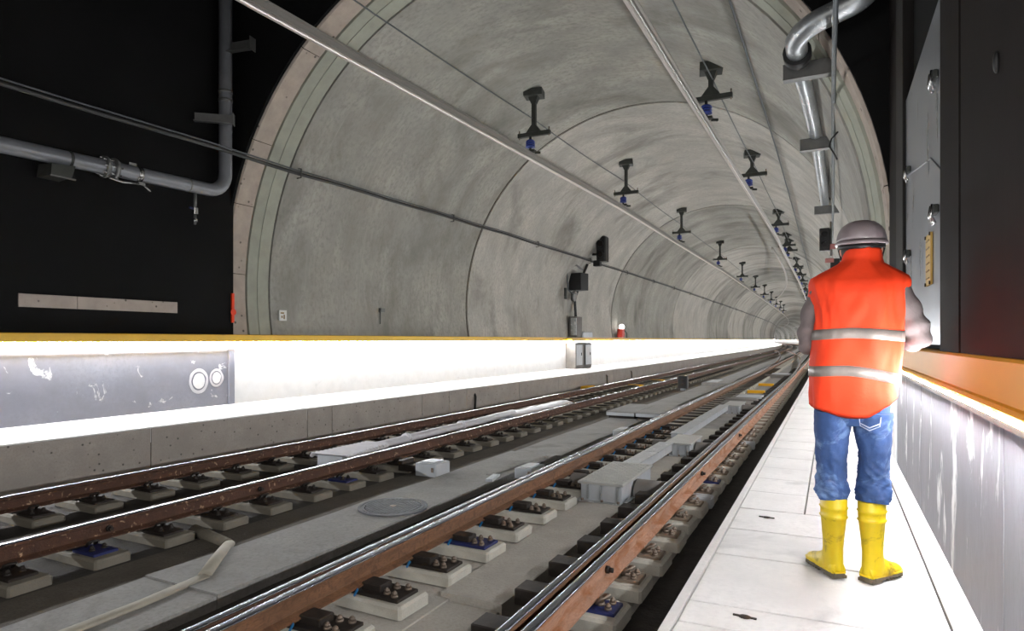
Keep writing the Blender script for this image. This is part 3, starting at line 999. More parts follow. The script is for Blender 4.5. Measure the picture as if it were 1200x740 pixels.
for i in range(25):
    y = i * 3.6 / 24
    h = 0.10 + 0.03 * mnoise.noise(Vector((y * 2, 0, 0)))
    w = 0.36 - 0.05 * abs(math.sin(y * 1.3))
    rings.append([(0.1 * math.sin(y * 0.8) + w * math.cos(a), y, -0.19 + h * math.sin(a) + 0.02 * mnoise.noise(Vector((a * 2, y * 3, 1)))) for a in [PI * k / 10 for k in range(11)]])
mb.rings(rings, closed=False, cap=False)
o = mb.build('cover_sheet', M['cover'], t)
o.modifiers.new('thick', 'SOLIDIFY').thickness = 0.012
MB().box((0, 1.7, -0.235), (0.6, 3.2, 0.11)).build('housing', M['boxgrey'], t)
o = MB().box((0, 0, 0.09), (0.32, 0.7, 0.18), ch=0.03).build('marker_box', M['yellowmat'])
o.location = (-7.86, 21.6, -0.28)
tag(o, 'small yellow box at the foot of the left bench', 'box')
for i, (y, lb) in enumerate(((14.2, 'first dark hose stub against the left bench'), (24.5, 'second dark hose stub against the left bench'), (28.0, 'third dark hose stub against the left bench'))):
    o = MB().tube([(0, 0, 0), (0.02, 0, 0.2), (0.0, 0.05, 0.36), (-0.06, 0.1, 0.42)], 0.03, 8).build('hose', M['cable'])
    o.location = (curb_x(y) + bend(y) + 0.05, y, -0.28)
    tag(o, lb, 'hose')

# ------------------------------------------------------------------ overhead conductor rails and their supports
CLX = [(3, -6.95), (6, -6.92), (12, -6.72), (21, -6.42), (31, -6.38), (45, -6.25), (70, -6.4), (140, -6.5)]
CRX = [(3, -2.46), (8, -2.42), (14, -2.36), (30, -2.16), (38, -2.18), (56, -2.1), (140, -2.3)]
clx, crx = (lambda y: interp(CLX, y)), (lambda y: interp(CRX, y))
CZ = 6.08
PROF = [(-0.014, -0.055), (0.014, -0.055), (0.016, -0.035), (0.034, -0.025), (0.034, 0.0), (0.014, 0.006), (0.014, 0.075), (0.048, 0.085), (0.048, 0.098), (-0.048, 0.098), (-0.048, 0.085),
        (-0.014, 0.075), (-0.014, 0.006), (-0.034, 0.0), (-0.034, -0.025), (-0.016, -0.035)]
for lb, xf in (('overhead conductor rail above the left track', clx), ('overhead conductor rail above the right track', crx)):
    t = thing('conductor_rail', lb, 'conductor rail')
    sweep([(x, z + CZ) for x, z in PROF], xf, [1.5] + ys(3, 260, 3)).build('rail_beam', M['alu'], t)
    sweep([(x * 0.45, z + CZ) for x, z in ((-0.05, -0.105), (0.05, -0.105), (0.075, -0.085), (0.06, -0.056), (-0.06, -0.056), (-0.075, -0.085))], xf,
          [1.5] + ys(3, 260, 3)).build('contact_wire', M['wire'], t)


def overhead_support(top):
    """hangs from z = top (local, conductor at z=0) down to the rail clamp"""
    t = empty('overhead_bracket')
    MB().box((0, 0, top - 0.055), (0.46, 0.36, 0.17), R(12)).build('ceiling_plate', M['bracketdark'], t)
    mb = MB()
    mb.rings([[(-0.13, -0.08, top - 0.13), (0.13, -0.08, top - 0.13), (0.13, 0.08, top - 0.13), (-0.13, 0.08, top - 0.13)],
              [(-0.06, -0.05, top - 0.30), (0.06, -0.05, top - 0.30), (0.06, 0.05, top - 0.30), (-0.06, 0.05, top - 0.30)]], smooth=False)
    mb.build('gusset', M['bracketdark'], t)
    MB().box((0, 0, (top + 0.62) / 2), (0.10, 0.10, top - 0.62), ch=0.004).build('post', M['bracketdark'], t)
    mb = MB()
    mb.rings([[(-0.05, -0.05, 0.76), (0.05, -0.05, 0.76), (0.05, 0.05, 0.76), (-0.05, 0.05, 0.76)], [(-0.19, -0.06, 0.58), (0.19, -0.06, 0.58), (0.19, 0.06, 0.58), (-0.19, 0.06, 0.58)]], smooth=False)
    mb.build('foot_gusset', M['bracketdark'], t)
    MB().box((0, 0, 0.53), (0.86, 0.10, 0.10), ch=0.004).build('crossbar', M['bracketdark'], t)
    for x in (-0.40, 0.40):
        MB().cyl((x, 0, 0.44), (x, 0, 0.66), 0.016, 6).build('end_bolt', M['bolt'], t)
    MB().cyl((-0.1, 0, 0.14), (-0.1, 0, 0.50), 0.032, 8).build('rod', M['bracketdark'], t)
    mb = MB()
    for z in (0.24, 0.30, 0.36):
        mb.cyl((-0.1, 0, z - 0.022), (-0.1, 0, z + 0.022), 0.125, 12, 0.10)
    mb.cyl((-0.1, 0, 0.2), (-0.1, 0, 0.4), 0.07, 10)
    mb.build('insulator', M['insul'], t)
    mb = MB()
    mb.box((-0.06, 0, 0.12), (0.18, 0.14, 0.05))
    mb.box((0.06, 0.08, 0.09), (0.14, 0.05, 0.05), R(30))
    mb.build('rail_clamp', M['bracketdark'], t)
    return t


ORD = ['first', 'second', 'third', 'fourth', 'fifth', 'sixth', 'seventh', 'eighth', 'ninth', 'tenth', 'eleventh', 'twelfth', 'thirteenth', 'fourteenth', 'fifteenth', 'sixteenth']
YL = [14.2, 21.3, 30.3, 41.5, 53.5, 65, 76, 87, 98, 109, 120]
YR = [13.75, 20.7, 30.2, 37.0, 39.2, 48, 54, 60, 70, 80, 90, 100, 112]
for xf, Ys, where in ((clx, YL, 'left'), (crx, YR, 'right')):
    for i, y in enumerate(Ys):
        x = xf(y)
        x += 0.10
        top = AZ + math.sqrt(AR ** 2 - (x - AX - axd(y)) ** 2) - CZ - 0.02
        o = overhead_support(top)
        o.location = (x + bend(y), y, CZ)
        tag(o, f'dark overhead bracket with blue insulator above the {where} track, {ORD[i]} from the tunnel mouth', 'overhead bracket', f'overhead brackets of the {where} track')

# curved diverging conductor rail in the distance
t = thing('conductor_rail', 'short curved conductor rail linking the two tracks far off', 'conductor rail')
path = [(-2.6 + bend(y) - max(0, y - 40) ** 2 / 520.0, y, CZ + 0.02) for y in (34, 38, 42, 46, 50, 55, 60, 65, 70, 76)]
MB().tube(path, 0.06, 8).build('rail_beam', M['alu'], t)

# thin wires along the crown
for lb, off, z in (('thin suspension wire above the left conductor rail', clx, 7.0), ('thin suspension wire above the right conductor rail', crx, 6.98)):
    pts = []
    Ys = YL if off is clx else YR
    yy = [5.5] + Ys
    for a, b in zip(yy, yy[1:]):
        for k in range(6):
            u = k / 6
            y = a + (b - a) * u
            pts.append((off(y) + bend(y) + (0.06 if off is clx else 0.14), y, z - 0.35 * (u * (1 - u)) * 0.6))
    o = MB().tube(pts, 0.014, 6).build('suspension_wire', M['conduit'])
    tag(o, lb, 'wire')
y = [5.5 + 3 * i for i in range(30)]
o = MB().tube([(-1.35 + bend(a), a, AZ + math.sqrt(AR ** 2 - (-1.35 - AX - axd(a)) ** 2) - 0.05) for a in [9.5 + 3 * i for i in range(30)]], 0.018, 6).build('crown_cable', M['conduit'])
tag(o, 'thin grey cable fixed along the crown right of the conductor rails', 'cable')

# heavy black cable on the left
t = thing('cable', 'thick black cable slung along the left wall and lining', 'cable')
cz = lambda y: interp([(2, 4.88), (6, 4.93), (14, 4.98), (40, 5.05)], y)
cx = lambda y: -9.70 if y < 9.5 else AX + axd(y) - math.sqrt(AR ** 2 - (cz(y) - AZ) ** 2) + 0.07
MB().tube([(cx(y) + bend(y), y, cz(y) - 0.02 * math.sin(y * 0.85) ** 2) for y in ys(1.5, 260, 1.0)], 0.036, 8).build('cable_run', M['cable'], t)
MB().tube([(cx(y) + bend(y) + 0.01, y, cz(y) + 0.055 - 0.012 * math.sin(y * 0.85) ** 2) for y in ys(1.5, 150, 1.0)], 0.016, 6).build('messenger_wire', M['conduit'], t)
for i in range(14):
    y = 9.62 + 5.6 * i
    MB().tube([(cx(y) + bend(y) - 0.06, y, cz(y) - 0.10), (cx(y) + bend(y) + 0.05, y, cz(y) - 0.10), (cx(y) + bend(y) + 0.055, y, cz(y) + 0.08), (cx(y) + bend(y) - 0.06, y, cz(y) + 0.10)],
              0.014, 6).build('cable_hook', M['bracketdark'], t)


# ------------------------------------------------------------------ pipework on the left wall
def fillet(pts, r, n=8):
    out = [Vector(pts[0])]
    for a, b, c in zip(pts, pts[1:], pts[2:]):
        a, b, c = Vector(a), Vector(b), Vector(c)
        d1, d2 = (a - b).normalized(), (c - b).normalized()
        p, q = b + d1 * r, b + d2 * r
        ctr = b + d1 * r + d2 * r
        for k in range(n + 1):
            t = PI / 2 * k / n
            out.append(ctr - d2 * r * math.cos(t) - d1 * r * math.sin(t))
    out.append(Vector(pts[-1]))
    return out


t = thing('water_pipe', 'grey water pipe with elbow on the black left wall', 'pipe')
PX = -10.06
MB().tube(fillet([(PX, -2, 4.06), (PX, 8.13, 4.27), (PX, 8.13, 10.4)], 0.36), 0.115, 20).build('pipe', M['pipegrey'], t)
for y, w, r in ((5.93, 0.05, 0.165), (6.07, 0.05, 0.165)):
    MB().cyl((PX, y - w / 2, 4.225), (PX, y + w / 2, 4.227), r, 24).build('flange', M['bracket'], t)
mb = MB()
for k in range(8):
    a = 2 * PI * k / 8
    mb.cyl((PX + 0.14 * math.cos(a), 5.86, 4.226 + 0.14 * math.sin(a)), (PX + 0.14 * math.cos(a), 6.14, 4.226 + 0.14 * math.sin(a)), 0.014, 6)
mb.build('flange_bolts', M['chrome'], t)
MB().cyl((PX, 6.42, 4.234), (PX, 6.50, 4.236), 0.128, 20).build('coupling_band', M['chrome'], t)
mb = MB()
MB().box((PX + 0.02, 6.36, 4.37), (0.04, 0.12, 0.04)).build('strap_lug', M['chrome'], t)
MB().box((PX + 0.08, 6.47, 4.07), (0.05, 0.10, 0.05)).build('strap_shackle', M['chrome'], t)
mb.tube([(PX + 0.06, 5.98, 4.06), (PX + 0.05, 6.18, 4.04), (PX + 0.05, 6.45, 4.07)], 0.018, 6)
MB().tube([(PX + 0.08, 6.5, 4.06), (PX + 0.09, 6.58, 4.0), (PX + 0.08, 6.62, 3.98)], 0.015, 6).build('strap_tail', M['chrome'], t)
mb.build('bonding_strap', M['chrome'], t)
MB().cyl((PX, 5.40, 4.214), (PX, 5.44, 4.215), 0.122, 20).build('pipe_clamp', M['bracketdark'], t)
for z in (6.12, 5.96):
    MB().cyl((PX, 8.13, z), (PX, 8.13, z + 0.05), 0.125, 20).build('pipe_joint', M['bracket'], t)
MB().cyl((PX, 7.35, 4.253), (PX, 7.38, 4.254), 0.120, 20).build('weld_seam', M['bracket'], t)


BR1, BR1R = (-10.02, 7.86, 5.48), R(40)
BR2, BR2R = (-9.78, 8.20, 6.86), R(10)


def bracket(label, loc, size, axis='y'):
    t = thing('pipe_bracket', label, 'bracket', loc)
    L_, h = size
    if axis == 'y':
        MB().box((0, 0, h / 2), (0.012, L_, h)).build('web', M['bracket'], t)
        MB().box((0.05, 0, 0.006), (0.11, L_, 0.012)).build('flange', M['bracket'], t)
        MB().box((0.03, -L_ / 2, h / 2), (0.16, 0.014, h * 1.2)).build('end_plate', M['bracket'], t)
    else:
        MB().box((0, 0, h / 2), (L_, 0.012, h)).build('web', M['bracket'], t)
        MB().box((0, -0.05, 0.006), (L_, 0.11, 0.012)).build('flange', M['bracket'], t)
        MB().box((L_ / 2, -0.02, h / 2), (0.014, 0.16, h * 1.2)).build('end_plate', M['bracket'], t)
    return t


bracket('steel channel bracket left of the riser pipe', BR1, (0.66, 0.17), 'x').rotation_euler = (0, 0, BR1R)
bracket('steel channel bracket right of the riser pipe near the top', BR2, (0.62, 0.2), 'x').rotation_euler = (0, 0, BR2R)
t = thing('pipe_support', 'dark box-shaped support under the horizontal water pipe', 'bracket', (-10.06, 5.28, 3.9))
mb = MB()
mb.rings([[(-0.22, -0.18, 0.0), (0.12, -0.16, 0.0), (0.12, 0.12, 0.02), (-0.22, 0.12, 0.0)], [(-0.22, -0.15, 0.20), (0.12, -0.15, 0.17), (0.12, 0.17, 0.20), (-0.22, 0.17, 0.20)]], smooth=False)
mb.build('web', M['bracketdark'], t)
MB().box((0.12, 0.0, 0.0), (0.02, 0.34, 0.02)).build('lip', M['bracket'], t)
t = thing('drain_valve', 'small drain valve hanging from the elbow of the water pipe', 'valve', (-10.06, 7.5, 4.14))
MB().cyl((0, 0, 0), (0, 0, -0.25), 0.028, 10).build('stub', M['bracket'], t)
MB().box((0, 0, -0.31), (0.08, 0.08, 0.12), ch=0.01).build('valve_body', M['chrome'], t)
MB().box((0.02, -0.07, -0.28), (0.03, 0.14, 0.025), R(20)).build('lever', M['plateblue'], t)
MB().cyl((0, 0, -0.36), (0, 0, -0.55), 0.022, 10).build('outlet', M['bracket'], t)
MB().cyl((0, 0, -0.45), (0, 0, -0.51), 0.04, 8).build('union_nut', M['chrome'], t)

t = thing('wall_strip', 'pale concrete strip bare in the black left wall', 'wall strip')
for a, b in ((4.88, 5.66), (5.665, 7.32)):
    MB().box((-10.295, (a + b) / 2, 2.115), (0.03, b - a, 0.19), ch=0.004).build('strip_plank', M['beige'], t)
t = thing('survey_mark', 'orange sprayed survey mark at the left foot of the tunnel rim', 'mark', (-10.27, 8.46, 0))
mb = MB()
mb.box((0.0, 0, 2.16), (0.035, 0.05, 0.56))
mb.cyl((0.018, 0, 2.08), (0.026, 0, 2.08), 0.062, 14)
mb.build('paint', M['spray'], t)
t = thing('location_plate', 'small white plate on the lining just inside the tunnel mouth', 'plate', (AX - AR + 0.06, 9.72, 2.06))
MB().box((0, 0, 0), (0.02, 0.20, 0.22)).build('plate', M['signwhite'], t)
mb = MB()
mb.box((0.012, -0.02, 0.05), (0.004, 0.09, 0.03))
mb.box((0.012, 0.03, -0.03), (0.004, 0.03, 0.09))
mb.box((0.012, -0.03, -0.03), (0.004, 0.03, 0.05))
mb.build('mark', M['ink'], t)
# scuffed ring on the grey wall panel
for i, (y, z, r) in enumerate(((7.75, 0.80, 0.20), (8.12, 0.84, 0.15))):
    t = thing('plaster_patch', ['larger round white plaster smear on the grey wall', 'smaller round white plaster smear on the grey wall'][i], 'smear', (-10.298, y, z))
    mb = MB()
    n = 28
    rr = [[(0.004 + 0.006 * (k < 2), r * q * (1 + 0.12 * mnoise.noise(Vector((math.cos(a) * 1.5, math.sin(a) * 1.5, i + k)))) * math.cos(a), r * 1.15 * q * math.sin(a))
           for a in [2 * PI * j / n for j in range(n)]] for k, q in enumerate((0.18, 0.62, 0.74, 1.0))]
    mb.rings(rr[:2], cap=False, smooth=False)
    mb.face(list(range(28)))
    mb.build('smear_core', M['white'], t)
    MB().rings(rr[2:], cap=False, smooth=False).build('smear_ring', M['cover'], t)
# orange tick marks farther along the lining
for y, lb in ((25.6, 'small orange tick on the lining left of the cabinet'), (35.2, 'small orange tick on the lining beyond the red lamp')):
    o = MB().box((0, 0, 0), (0.03, 0.1, 0.7)).build('survey_mark', M['spray'])
    z = 2.3
    o.location = (AX - AR + 0.03 + bend(y), y, z)
    tag(o, lb, 'mark')

# ------------------------------------------------------------------ signalling kit on the left lining
lx = lambda y, z: AX + axd(y) - math.sqrt(AR ** 2 - (z - AZ) ** 2) + bend(y)
t = thing('equipment_cabinet', 'white cabinet built into the lower left wall with yellow rail above', 'cabinet', (-10.10, 25.0, WALK_Z))
MB().box((0.22, 0.5, 0.56), (0.48, 0.95, 1.12), ch=0.02).build('body', M['hood'], t)
MB().box((0.20, 1.55, 0.56), (0.44, 1.05, 1.10), ch=0.02).build('body', M['hood'], t)
for y in (0.45, 1.55):
    MB().box((0.46, y, 0.58), (0.02, 0.7, 0.86), ch=0.004).build('door', M['boxgrey'], t)
    MB().box((0.475, y + 0.22, 0.62), (0.02, 0.05, 0.12)).build('handle', M['plate'], t)
MB().box((0.25, 0.6, 1.22), (0.30, 1.7, 0.12), ch=0.01).build('rail_cover', M['yellow'], t)
t = thing('control_box', 'upright grey control box on the ledge above the white cabinet', 'control box', (-9.87, 25.6, 1.66))
MB().box((0, 0, 0.45), (0.36, 0.62, 0.86), ch=0.02).build('housing', M['hood'], t)
MB().box((0.04, -0.33, 0.45), (0.26, 0.03, 0.74), ch=0.006).build('door', M['galv'], t)
MB().box((0.10, -0.355, 0.6), (0.05, 0.02, 0.12)).build('label_plate', M['signwhite'], t)
MB().box((0.0, 1.1, 0.12), (0.34, 1.2, 0.24), ch=0.02).build('side_box', M['boxgrey'], t)
t = thing('tunnel_signal', 'black signal head fixed beside the cable on the left lining', 'signal', (lx(26.5, 5.4) + 0.4, 26.5, 5.0))
MB().box((0, 0, 0.5), (0.42, 0.5, 1.1), ch=0.05).build('head', M['darkbox'], t)
for z in (0.25, 0.7):
    MB().tube([(0, -0.26, z), (0, -0.42, z)], [0.13, 0.15], 12, cap=False).build('hood', M['darkbox'], t)
    MB().cyl((0, -0.26, z), (0, -0.27, z), 0.11, 12).build('lens', M['plate'], t)
MB().box((-0.2, -0.1, -0.12), (0.3, 0.3, 0.25), ch=0.03).build('junction', M['darkbox'], t)
MB().cyl((-0.5, 0, 0.3), (0, 0, 0.3), 0.05, 8).build('arm', M['bracketdark'], t)
t = thing('loudspeaker', 'black square speaker box below the signal head on the left lining', 'speaker', (lx(25.3, 4.0) + 0.35, 25.3, 3.62))
MB().box((0, 0, 0.38), (0.62, 0.6, 0.72), R(-12), ch=0.02).build('housing', M['darkbox'], t)
MB().tube([(-0.28, -0.6, 0.95), (-0.25, -0.65, 0.4), (-0.25, -0.55, 0.02), (-0.2, -0.3, -0.1), (-0.15, 0.2, -0.1)], 0.03, 8).build('cable_loop', M['conduit'], t)
MB().tube([(-0.3, -0.6, 0.95), (-0.1, 0.0, 1.1), (0.0, 0.5, 0.95)], 0.04, 8).build('bracket_arm', M['bracket'], t)
MB().box((-0.25, -0.85, -0.15), (0.08, 0.12, 0.45)).build('side_bracket', M['bracketdark'], t)
MB().cyl((-0.32, 0.1, -0.2), (-0.18, 0.1, -0.22), 0.22, 12).build('disc', M['bracket'], t)
t = thing('cable_drop', 'black cables dropping from the signal to the control box', 'cable')
for k, d in enumerate((0.0, 0.08)):
    MB().tube([(lx(26.2, 4.8) + 0.12, 26.2 + d, 4.85), (lx(26.1, 4.2) + 0.10, 26.1 + d, 4.2), (lx(25.9, 3.3) + 0.08, 25.9 + d, 3.3), (-9.92, 25.7 + d, 2.5)], 0.045, 8).build('cable', M['cable'], t)
t = thing('warning_lamp', 'red lamp box with white glow on the left handrail ledge', 'lamp', (-9.87, 32.1, 1.66))
MB().box((0, 0, 0.24), (0.3, 0.42, 0.44), ch=0.04).build('housing', M['redlamp'], t)
MB().ball((0.02, 0.1, 0.56), 0.14, 12, 8).build('glow_dome', M['lampglow'], t)
MB().tube([(0.1, 0.3, 0.4), (0.14, 0.55, 0.25), (0.1, 0.7, 0.0)], 0.03, 6).build('lead', M['cable'], t)
t = thing('wall_sensor', 'small dark bracket on the left lining near the first joint', 'sensor', (lx(12.9, 2.3) + 0.05, 12.9, 2.2))
MB().box((0, 0, 0.1), (0.08, 0.16, 0.10)).build('housing', M['bracket'], t)
MB().box((0, -0.06, -0.1), (0.02, 0.02, 0.3)).build('stem', M['bracketdark'], t)

# ------------------------------------------------------------------ pipework on the right of the vault
px = lambda y: interp([(8, -0.42), (9.4, -0.37), (12.3, -0.27), (18, -0.19), (25, -0.17)], y)
t = thing('galvanised_pipe', 'galvanised pipe bending out of the tunnel at upper right', 'pipe')
pts = [(px(19.4), 19.4, 5.15), (px(16), 16, 5.14), (px(12.3), 12.3, 5.13), (px(10), 10, 5.12), (-0.40, 8.75, 5.12)]
MB().tube(pts, 0.105, 20).build('pipe_run', M['galv'], t)
MB().tube(fillet([(-0.40, 8.80, 5.12), (-0.40, 8.14, 5.16), (0.46, 7.95, 5.34), (0.50, 7.9, 7.4)], 0.30, 10), 0.125, 20).build('elbow', M['galv'], t)
MB().cyl((0.02, 8.02, 5.235), (0.035, 8.018, 5.238), 0.129, 20).build('weld_seam', M['plate'], t)
MB().cyl((-0.40, 8.62, 5.12), (-0.40, 8.80, 5.12), 0.165, 20).build('collar', M['darkbox'], t)
for i, (y, x0, x1, zb) in enumerate(((8.92, -0.58, 0.0, 5.10), (12.2, -0.52, 0.13, 5.05), (18.4, -0.44, 0.20, 5.03))):
    t = thing('pipe_bracket', f'grey plate bracket under the galvanised pipe, {ORD[i]} from the viewer', 'bracket', ((x0 + x1) / 2, y, zb), group='brackets of the galvanised pipe')
    w = x1 - x0
    MB().box((0, 0.02, -0.09), (w, 0.03, 0.20), ch=0.004).build('web', M['bracket'], t)
    MB().box((0, 0.06, -0.19), (w, 0.14, 0.014)).build('flange', M['bracket'], t)
    MB().box((w / 2, 0.04, -0.02), (0.016, 0.20, 0.42)).build('wall_plate', M['bracketdark'], t)
    o = MB().tube([(px(y) - (x0 + x1) / 2 + 0.12 * math.cos(a), 0.03, 0.14 + 0.12 * math.sin(a)) for a in [PI * k / 10 for k in range(11)]], 0.012, 6).build('u_bolt', M['bracketdark'], t)
o = MB().tube([(0.03, 5.9, 4.75), (0.01, 7.9, 4.72), (0.0, 10, 4.7), (0.0, 15, 4.66), (-0.02, 22, 4.62), (-0.05, 40, 4.6)], 0.026, 10).build('conduit', M['conduit'])
tag(o, 'grey conduit running overhead beside the galvanised pipe', 'conduit')
o = MB().tube([(0.06, 10.2, 4.52), (-0.02, 10.15, 4.42), (-0.05, 10.1, 4.30), (0.02, 10.1, 4.18), (0.05, 10.1, 4.10)], 0.012, 6).build('wire_loop', M['cable'])
tag(o, 'loose black wire loop hanging below the first pipe bracket', 'wire')
t = thing('tunnel_signal', 'dark signal box hanging below the end of the galvanised pipe', 'signal', (-0.21, 19.6, 4.22))
MB().box((0, 0, 0.1), (0.26, 0.22, 0.62), ch=0.02).build('head', M['darkbox'], t)
for z in (-0.05, 0.22):
    MB().tube([(0, -0.11, z), (0, -0.2, z)], [0.07, 0.08], 10, cap=False).build('hood', M['darkbox'], t)
MB().cyl((0.16, 0.05, -0.35), (0.16, 0.05, 0.6), 0.03, 8).build('hanger', M['bracket'], t)
MB().box((0.2, 0.02, -0.10), (0.14, 0.12, 0.14), ch=0.01).build('side_box', M['valvered'], t)
MB().box((0.12, 0.0, -0.48), (0.22, 0.16, 0.12), ch=0.02).build('lower_box', M['valvered'], t)
MB().box((0.26, 0.1, -0.56), (0.24, 0.2, 0.26), ch=0.02).build('relay_box', M['darkbox'], t)

# ------------------------------------------------------------------ steel panel on the right wall
t = thing('steel_panel', 'tall brushed steel panel on the right wall behind the worker', 'panel', (0.60, 0, 0))
PY0, PY1 = 4.20, 6.65
mb = MB()
mb.rings([[(x, PY0, 1.52), (x, PY1, 1.52), (x, PY1, 3.68), (x, PY0, 3.64)] for x in (0.0, -0.02)], smooth=False)
mb.build('sheet', M['steelpanel'], t)
mb = MB()
mb.tube([(-0.022, PY1 - 0.02, 3.0), (-0.024, 5.0, 2.75), (-0.022, PY0 + 0.06, 2.45)], 0.006, 6)
mb.build('crease', M['steelpanel'], t)
for y, z in ((4.75, 3.20), (6.3, 2.98), (4.72, 2.36), (6.3, 2.28)):
    p = MB().box((-0.035, y, z), (0.03, 0.14, 0.05), ch=0.006).build('clip', M['bracketdark'], t)
    for d in (-0.035, 0.035):
        MB().tube([(-0.05, y + d, z + 0.03), (-0.06, y + d, z - 0.04), (-0.04, y + d, z - 0.09)], 0.012, 6).build('hook', M['chrome'], p)
for z in (1.95, 2.52, 2.9):
    MB().box((-0.03, PY0 + 0.09, z), (0.02, 0.10, 0.03), ch=0.006).build('catch', M['plate'], t)
t = thing('sign_plate', 'upright yellow sign plate fixed to the steel panel', 'sign', (0.572, 5.05, 1.93))
MB().box((0, 0, 0.155), (0.012, 0.25, 0.34)).build('plate', M['sign'], t)
for k in range(6):
    MB().box((-0.008, 0.0, 0.03 + 0.05 * k), (0.004, 0.15, 0.008)).build('text_line', M['ink'], t)
for dy in (-0.11, 0.11):
    for z in (-0.005, 0.315):
        MB().cyl((-0.006, dy, z), (-0.014, dy, z), 0.012, 8).build('screw', M['plate'], t)
t = thing('handle', 'small dark oval latch on the dark cladding at far right', 'handle', (0.525, 2.83, 2.55))
MB().ball((0, 0, 0), 0.04, 12, 8, (0.3, 0.35, 1.0)).build('oval', M['darkbox'], t)


# ------------------------------------------------------------------ the worker
PWX, PWY = 0.09, 3.72
man = thing('person', 'worker seen from behind in orange vest, jeans, yellow boots and grey helmet', 'person', (PWX, PWY, WALK_Z + 0.003))


def lerp_tab(tab, z):
    if z <= tab[0][0]:
        return tab[0][1:]
    for a, b in zip(tab, tab[1:]):
        if z <= b[0]:
            u = (z - a[0]) / (b[0] - a[0])
            u = u * u * (3 - 2 * u)
            return [p + (q - p) * u for p, q in zip(a[1:], b[1:])]
    return tab[-1][1:]


def smooth_path(pts, n=6):
    """Catmull-Rom through (x,y,z,r...) tuples"""
    out = []
    P = [pts[0]] + list(pts) + [pts[-1]]
    for i in range(1, len(P) - 2):
        p0, p1, p2, p3 = P[i - 1:i + 3]
        for k in range(n):
            t = k / n
            out.append([0.5 * (2 * b + (c - a) * t + (2 * a - 5 * b + 4 * c - d) * t * t + (3 * b - a - 3 * c + d) * t ** 3) for a, b, c, d in zip(p0, p1, p2, p3)])
    out.append(list(pts[-1]))
    return out


def limb(mb, pts, n=24, sub=8, wr=None, cap=True, ax=Vector((1, 0, 0))):
    """pts (x,y,z,ra,rb): ra across ax, rb the other way; wr(u,ang) radial wrinkle"""
    S = smooth_path(pts, sub)
    m = len(S)
    rings = []
    for i in range(m):
        p = Vector(S[i][:3])
        tdir = (Vector(S[min(i + 1, m - 1)][:3]) - Vector(S[max(i - 1, 0)][:3])).normalized()
        a = (ax - tdir * ax.dot(tdir)).normalized()
        b = tdir.cross(a)
        ring = []
        for k in range(n):
            th = 2 * PI * k / n
            w = wr(i / (m - 1), th, p) if wr else 0.0
            ring.append(p + a * math.cos(th) * (S[i][3] + w) + b * math.sin(th) * (S[i][4] + w))
        rings.append(ring)
    mb.rings(rings, cap=cap)
    return mb


# body: one continuous skinned figure (mostly under the clothes)
sk_v, sk_e, sk_r = [], [], []


def jv(p, r, link=None):
    sk_v.append(p)
    sk_r.append(r)
    i = len(sk_v) - 1
    if link is not None:
        sk_e.append((link, i))
    return i


pel = jv((0.0, 0, 0.90), 0.12)
sp1 = jv((0.01, 0, 1.08), 0.115, pel)
sp2 = jv((0.02, 0, 1.28), 0.12, sp1)
chest = jv((0.025, 0, 1.42), 0.11, sp2)
nk = jv((0.035, 0.03, 1.55), 0.058, chest)
nk2 = jv((0.038, 0.05, 1.61), 0.056, nk)
hd1 = jv((0.040, 0.075, 1.67), 0.076, nk2)
hd2 = jv((0.040, 0.085, 1.745), 0.090, hd1)
hd3 = jv((0.040, 0.08, 1.80), 0.072, hd2)
chin = jv((0.037, 0.135, 1.625), 0.030, hd1)
nose = jv((0.038, 0.195, 1.70), 0.014, hd2)
HANDS = {}
for s, elbow, wrist, hand in ((-1, (-0.205, 0.03, 1.20), (-0.06, 0.26, 1.20), (0.0, 0.315, 1.21)), (1, (0.295, 0.07, 1.235), (0.20, 0.29, 1.23), (0.13, 0.335, 1.215))):
    sh = jv((0.025 + s * 0.17, 0.0, 1.455), 0.060, chest)
    ua = jv(((0.025 + s * 0.17 + elbow[0]) / 2, elbow[1] / 2, (1.455 + elbow[2]) / 2), 0.050, sh)
    el = jv(elbow, 0.043, ua)
    fa = jv(tuple((a * 0.6 + b * 0.4) for a, b in zip(elbow, wrist)), 0.040, el)
    wr_ = jv(wrist, 0.027, fa)
    pm = jv(hand, 0.036, wr_)
    d = (Vector(hand) - Vector(wrist)).normalized()
    up = Vector((0, 0, 1))
    side = d.cross(up).normalized()
    prev_k = pm
    for k, (off, ln) in enumerate(((0.026, 0.060), (0.009, 0.068), (-0.009, 0.063), (-0.026, 0.050))):
        base = Vector(hand) + d * 0.03 + up * off
        a = jv(tuple(base + d * 0.012), 0.0105, pm)
        b = jv(tuple(base + d * (0.012 + ln * 0.45) + side * s * 0.010), 0.0095, a)
        c = jv(tuple(base + d * (0.012 + ln * 0.75) + side * s * 0.030), 0.0085, b)
        e = jv(tuple(base + d * (0.010 + ln * 0.80) + side * s * 0.050), 0.0075, c)
    tb = Vector(hand) + up * 0.032 + d * -0.012
    a = jv(tuple(tb + up * 0.012 + d * 0.012), 0.012, pm)
    b = jv(tuple(tb + up * 0.026 + d * 0.036 + side * s * 0.01), 0.0105, a)
    c = jv(tuple(tb + up * 0.028 + d * 0.060 + side * s * 0.02), 0.0085, b)
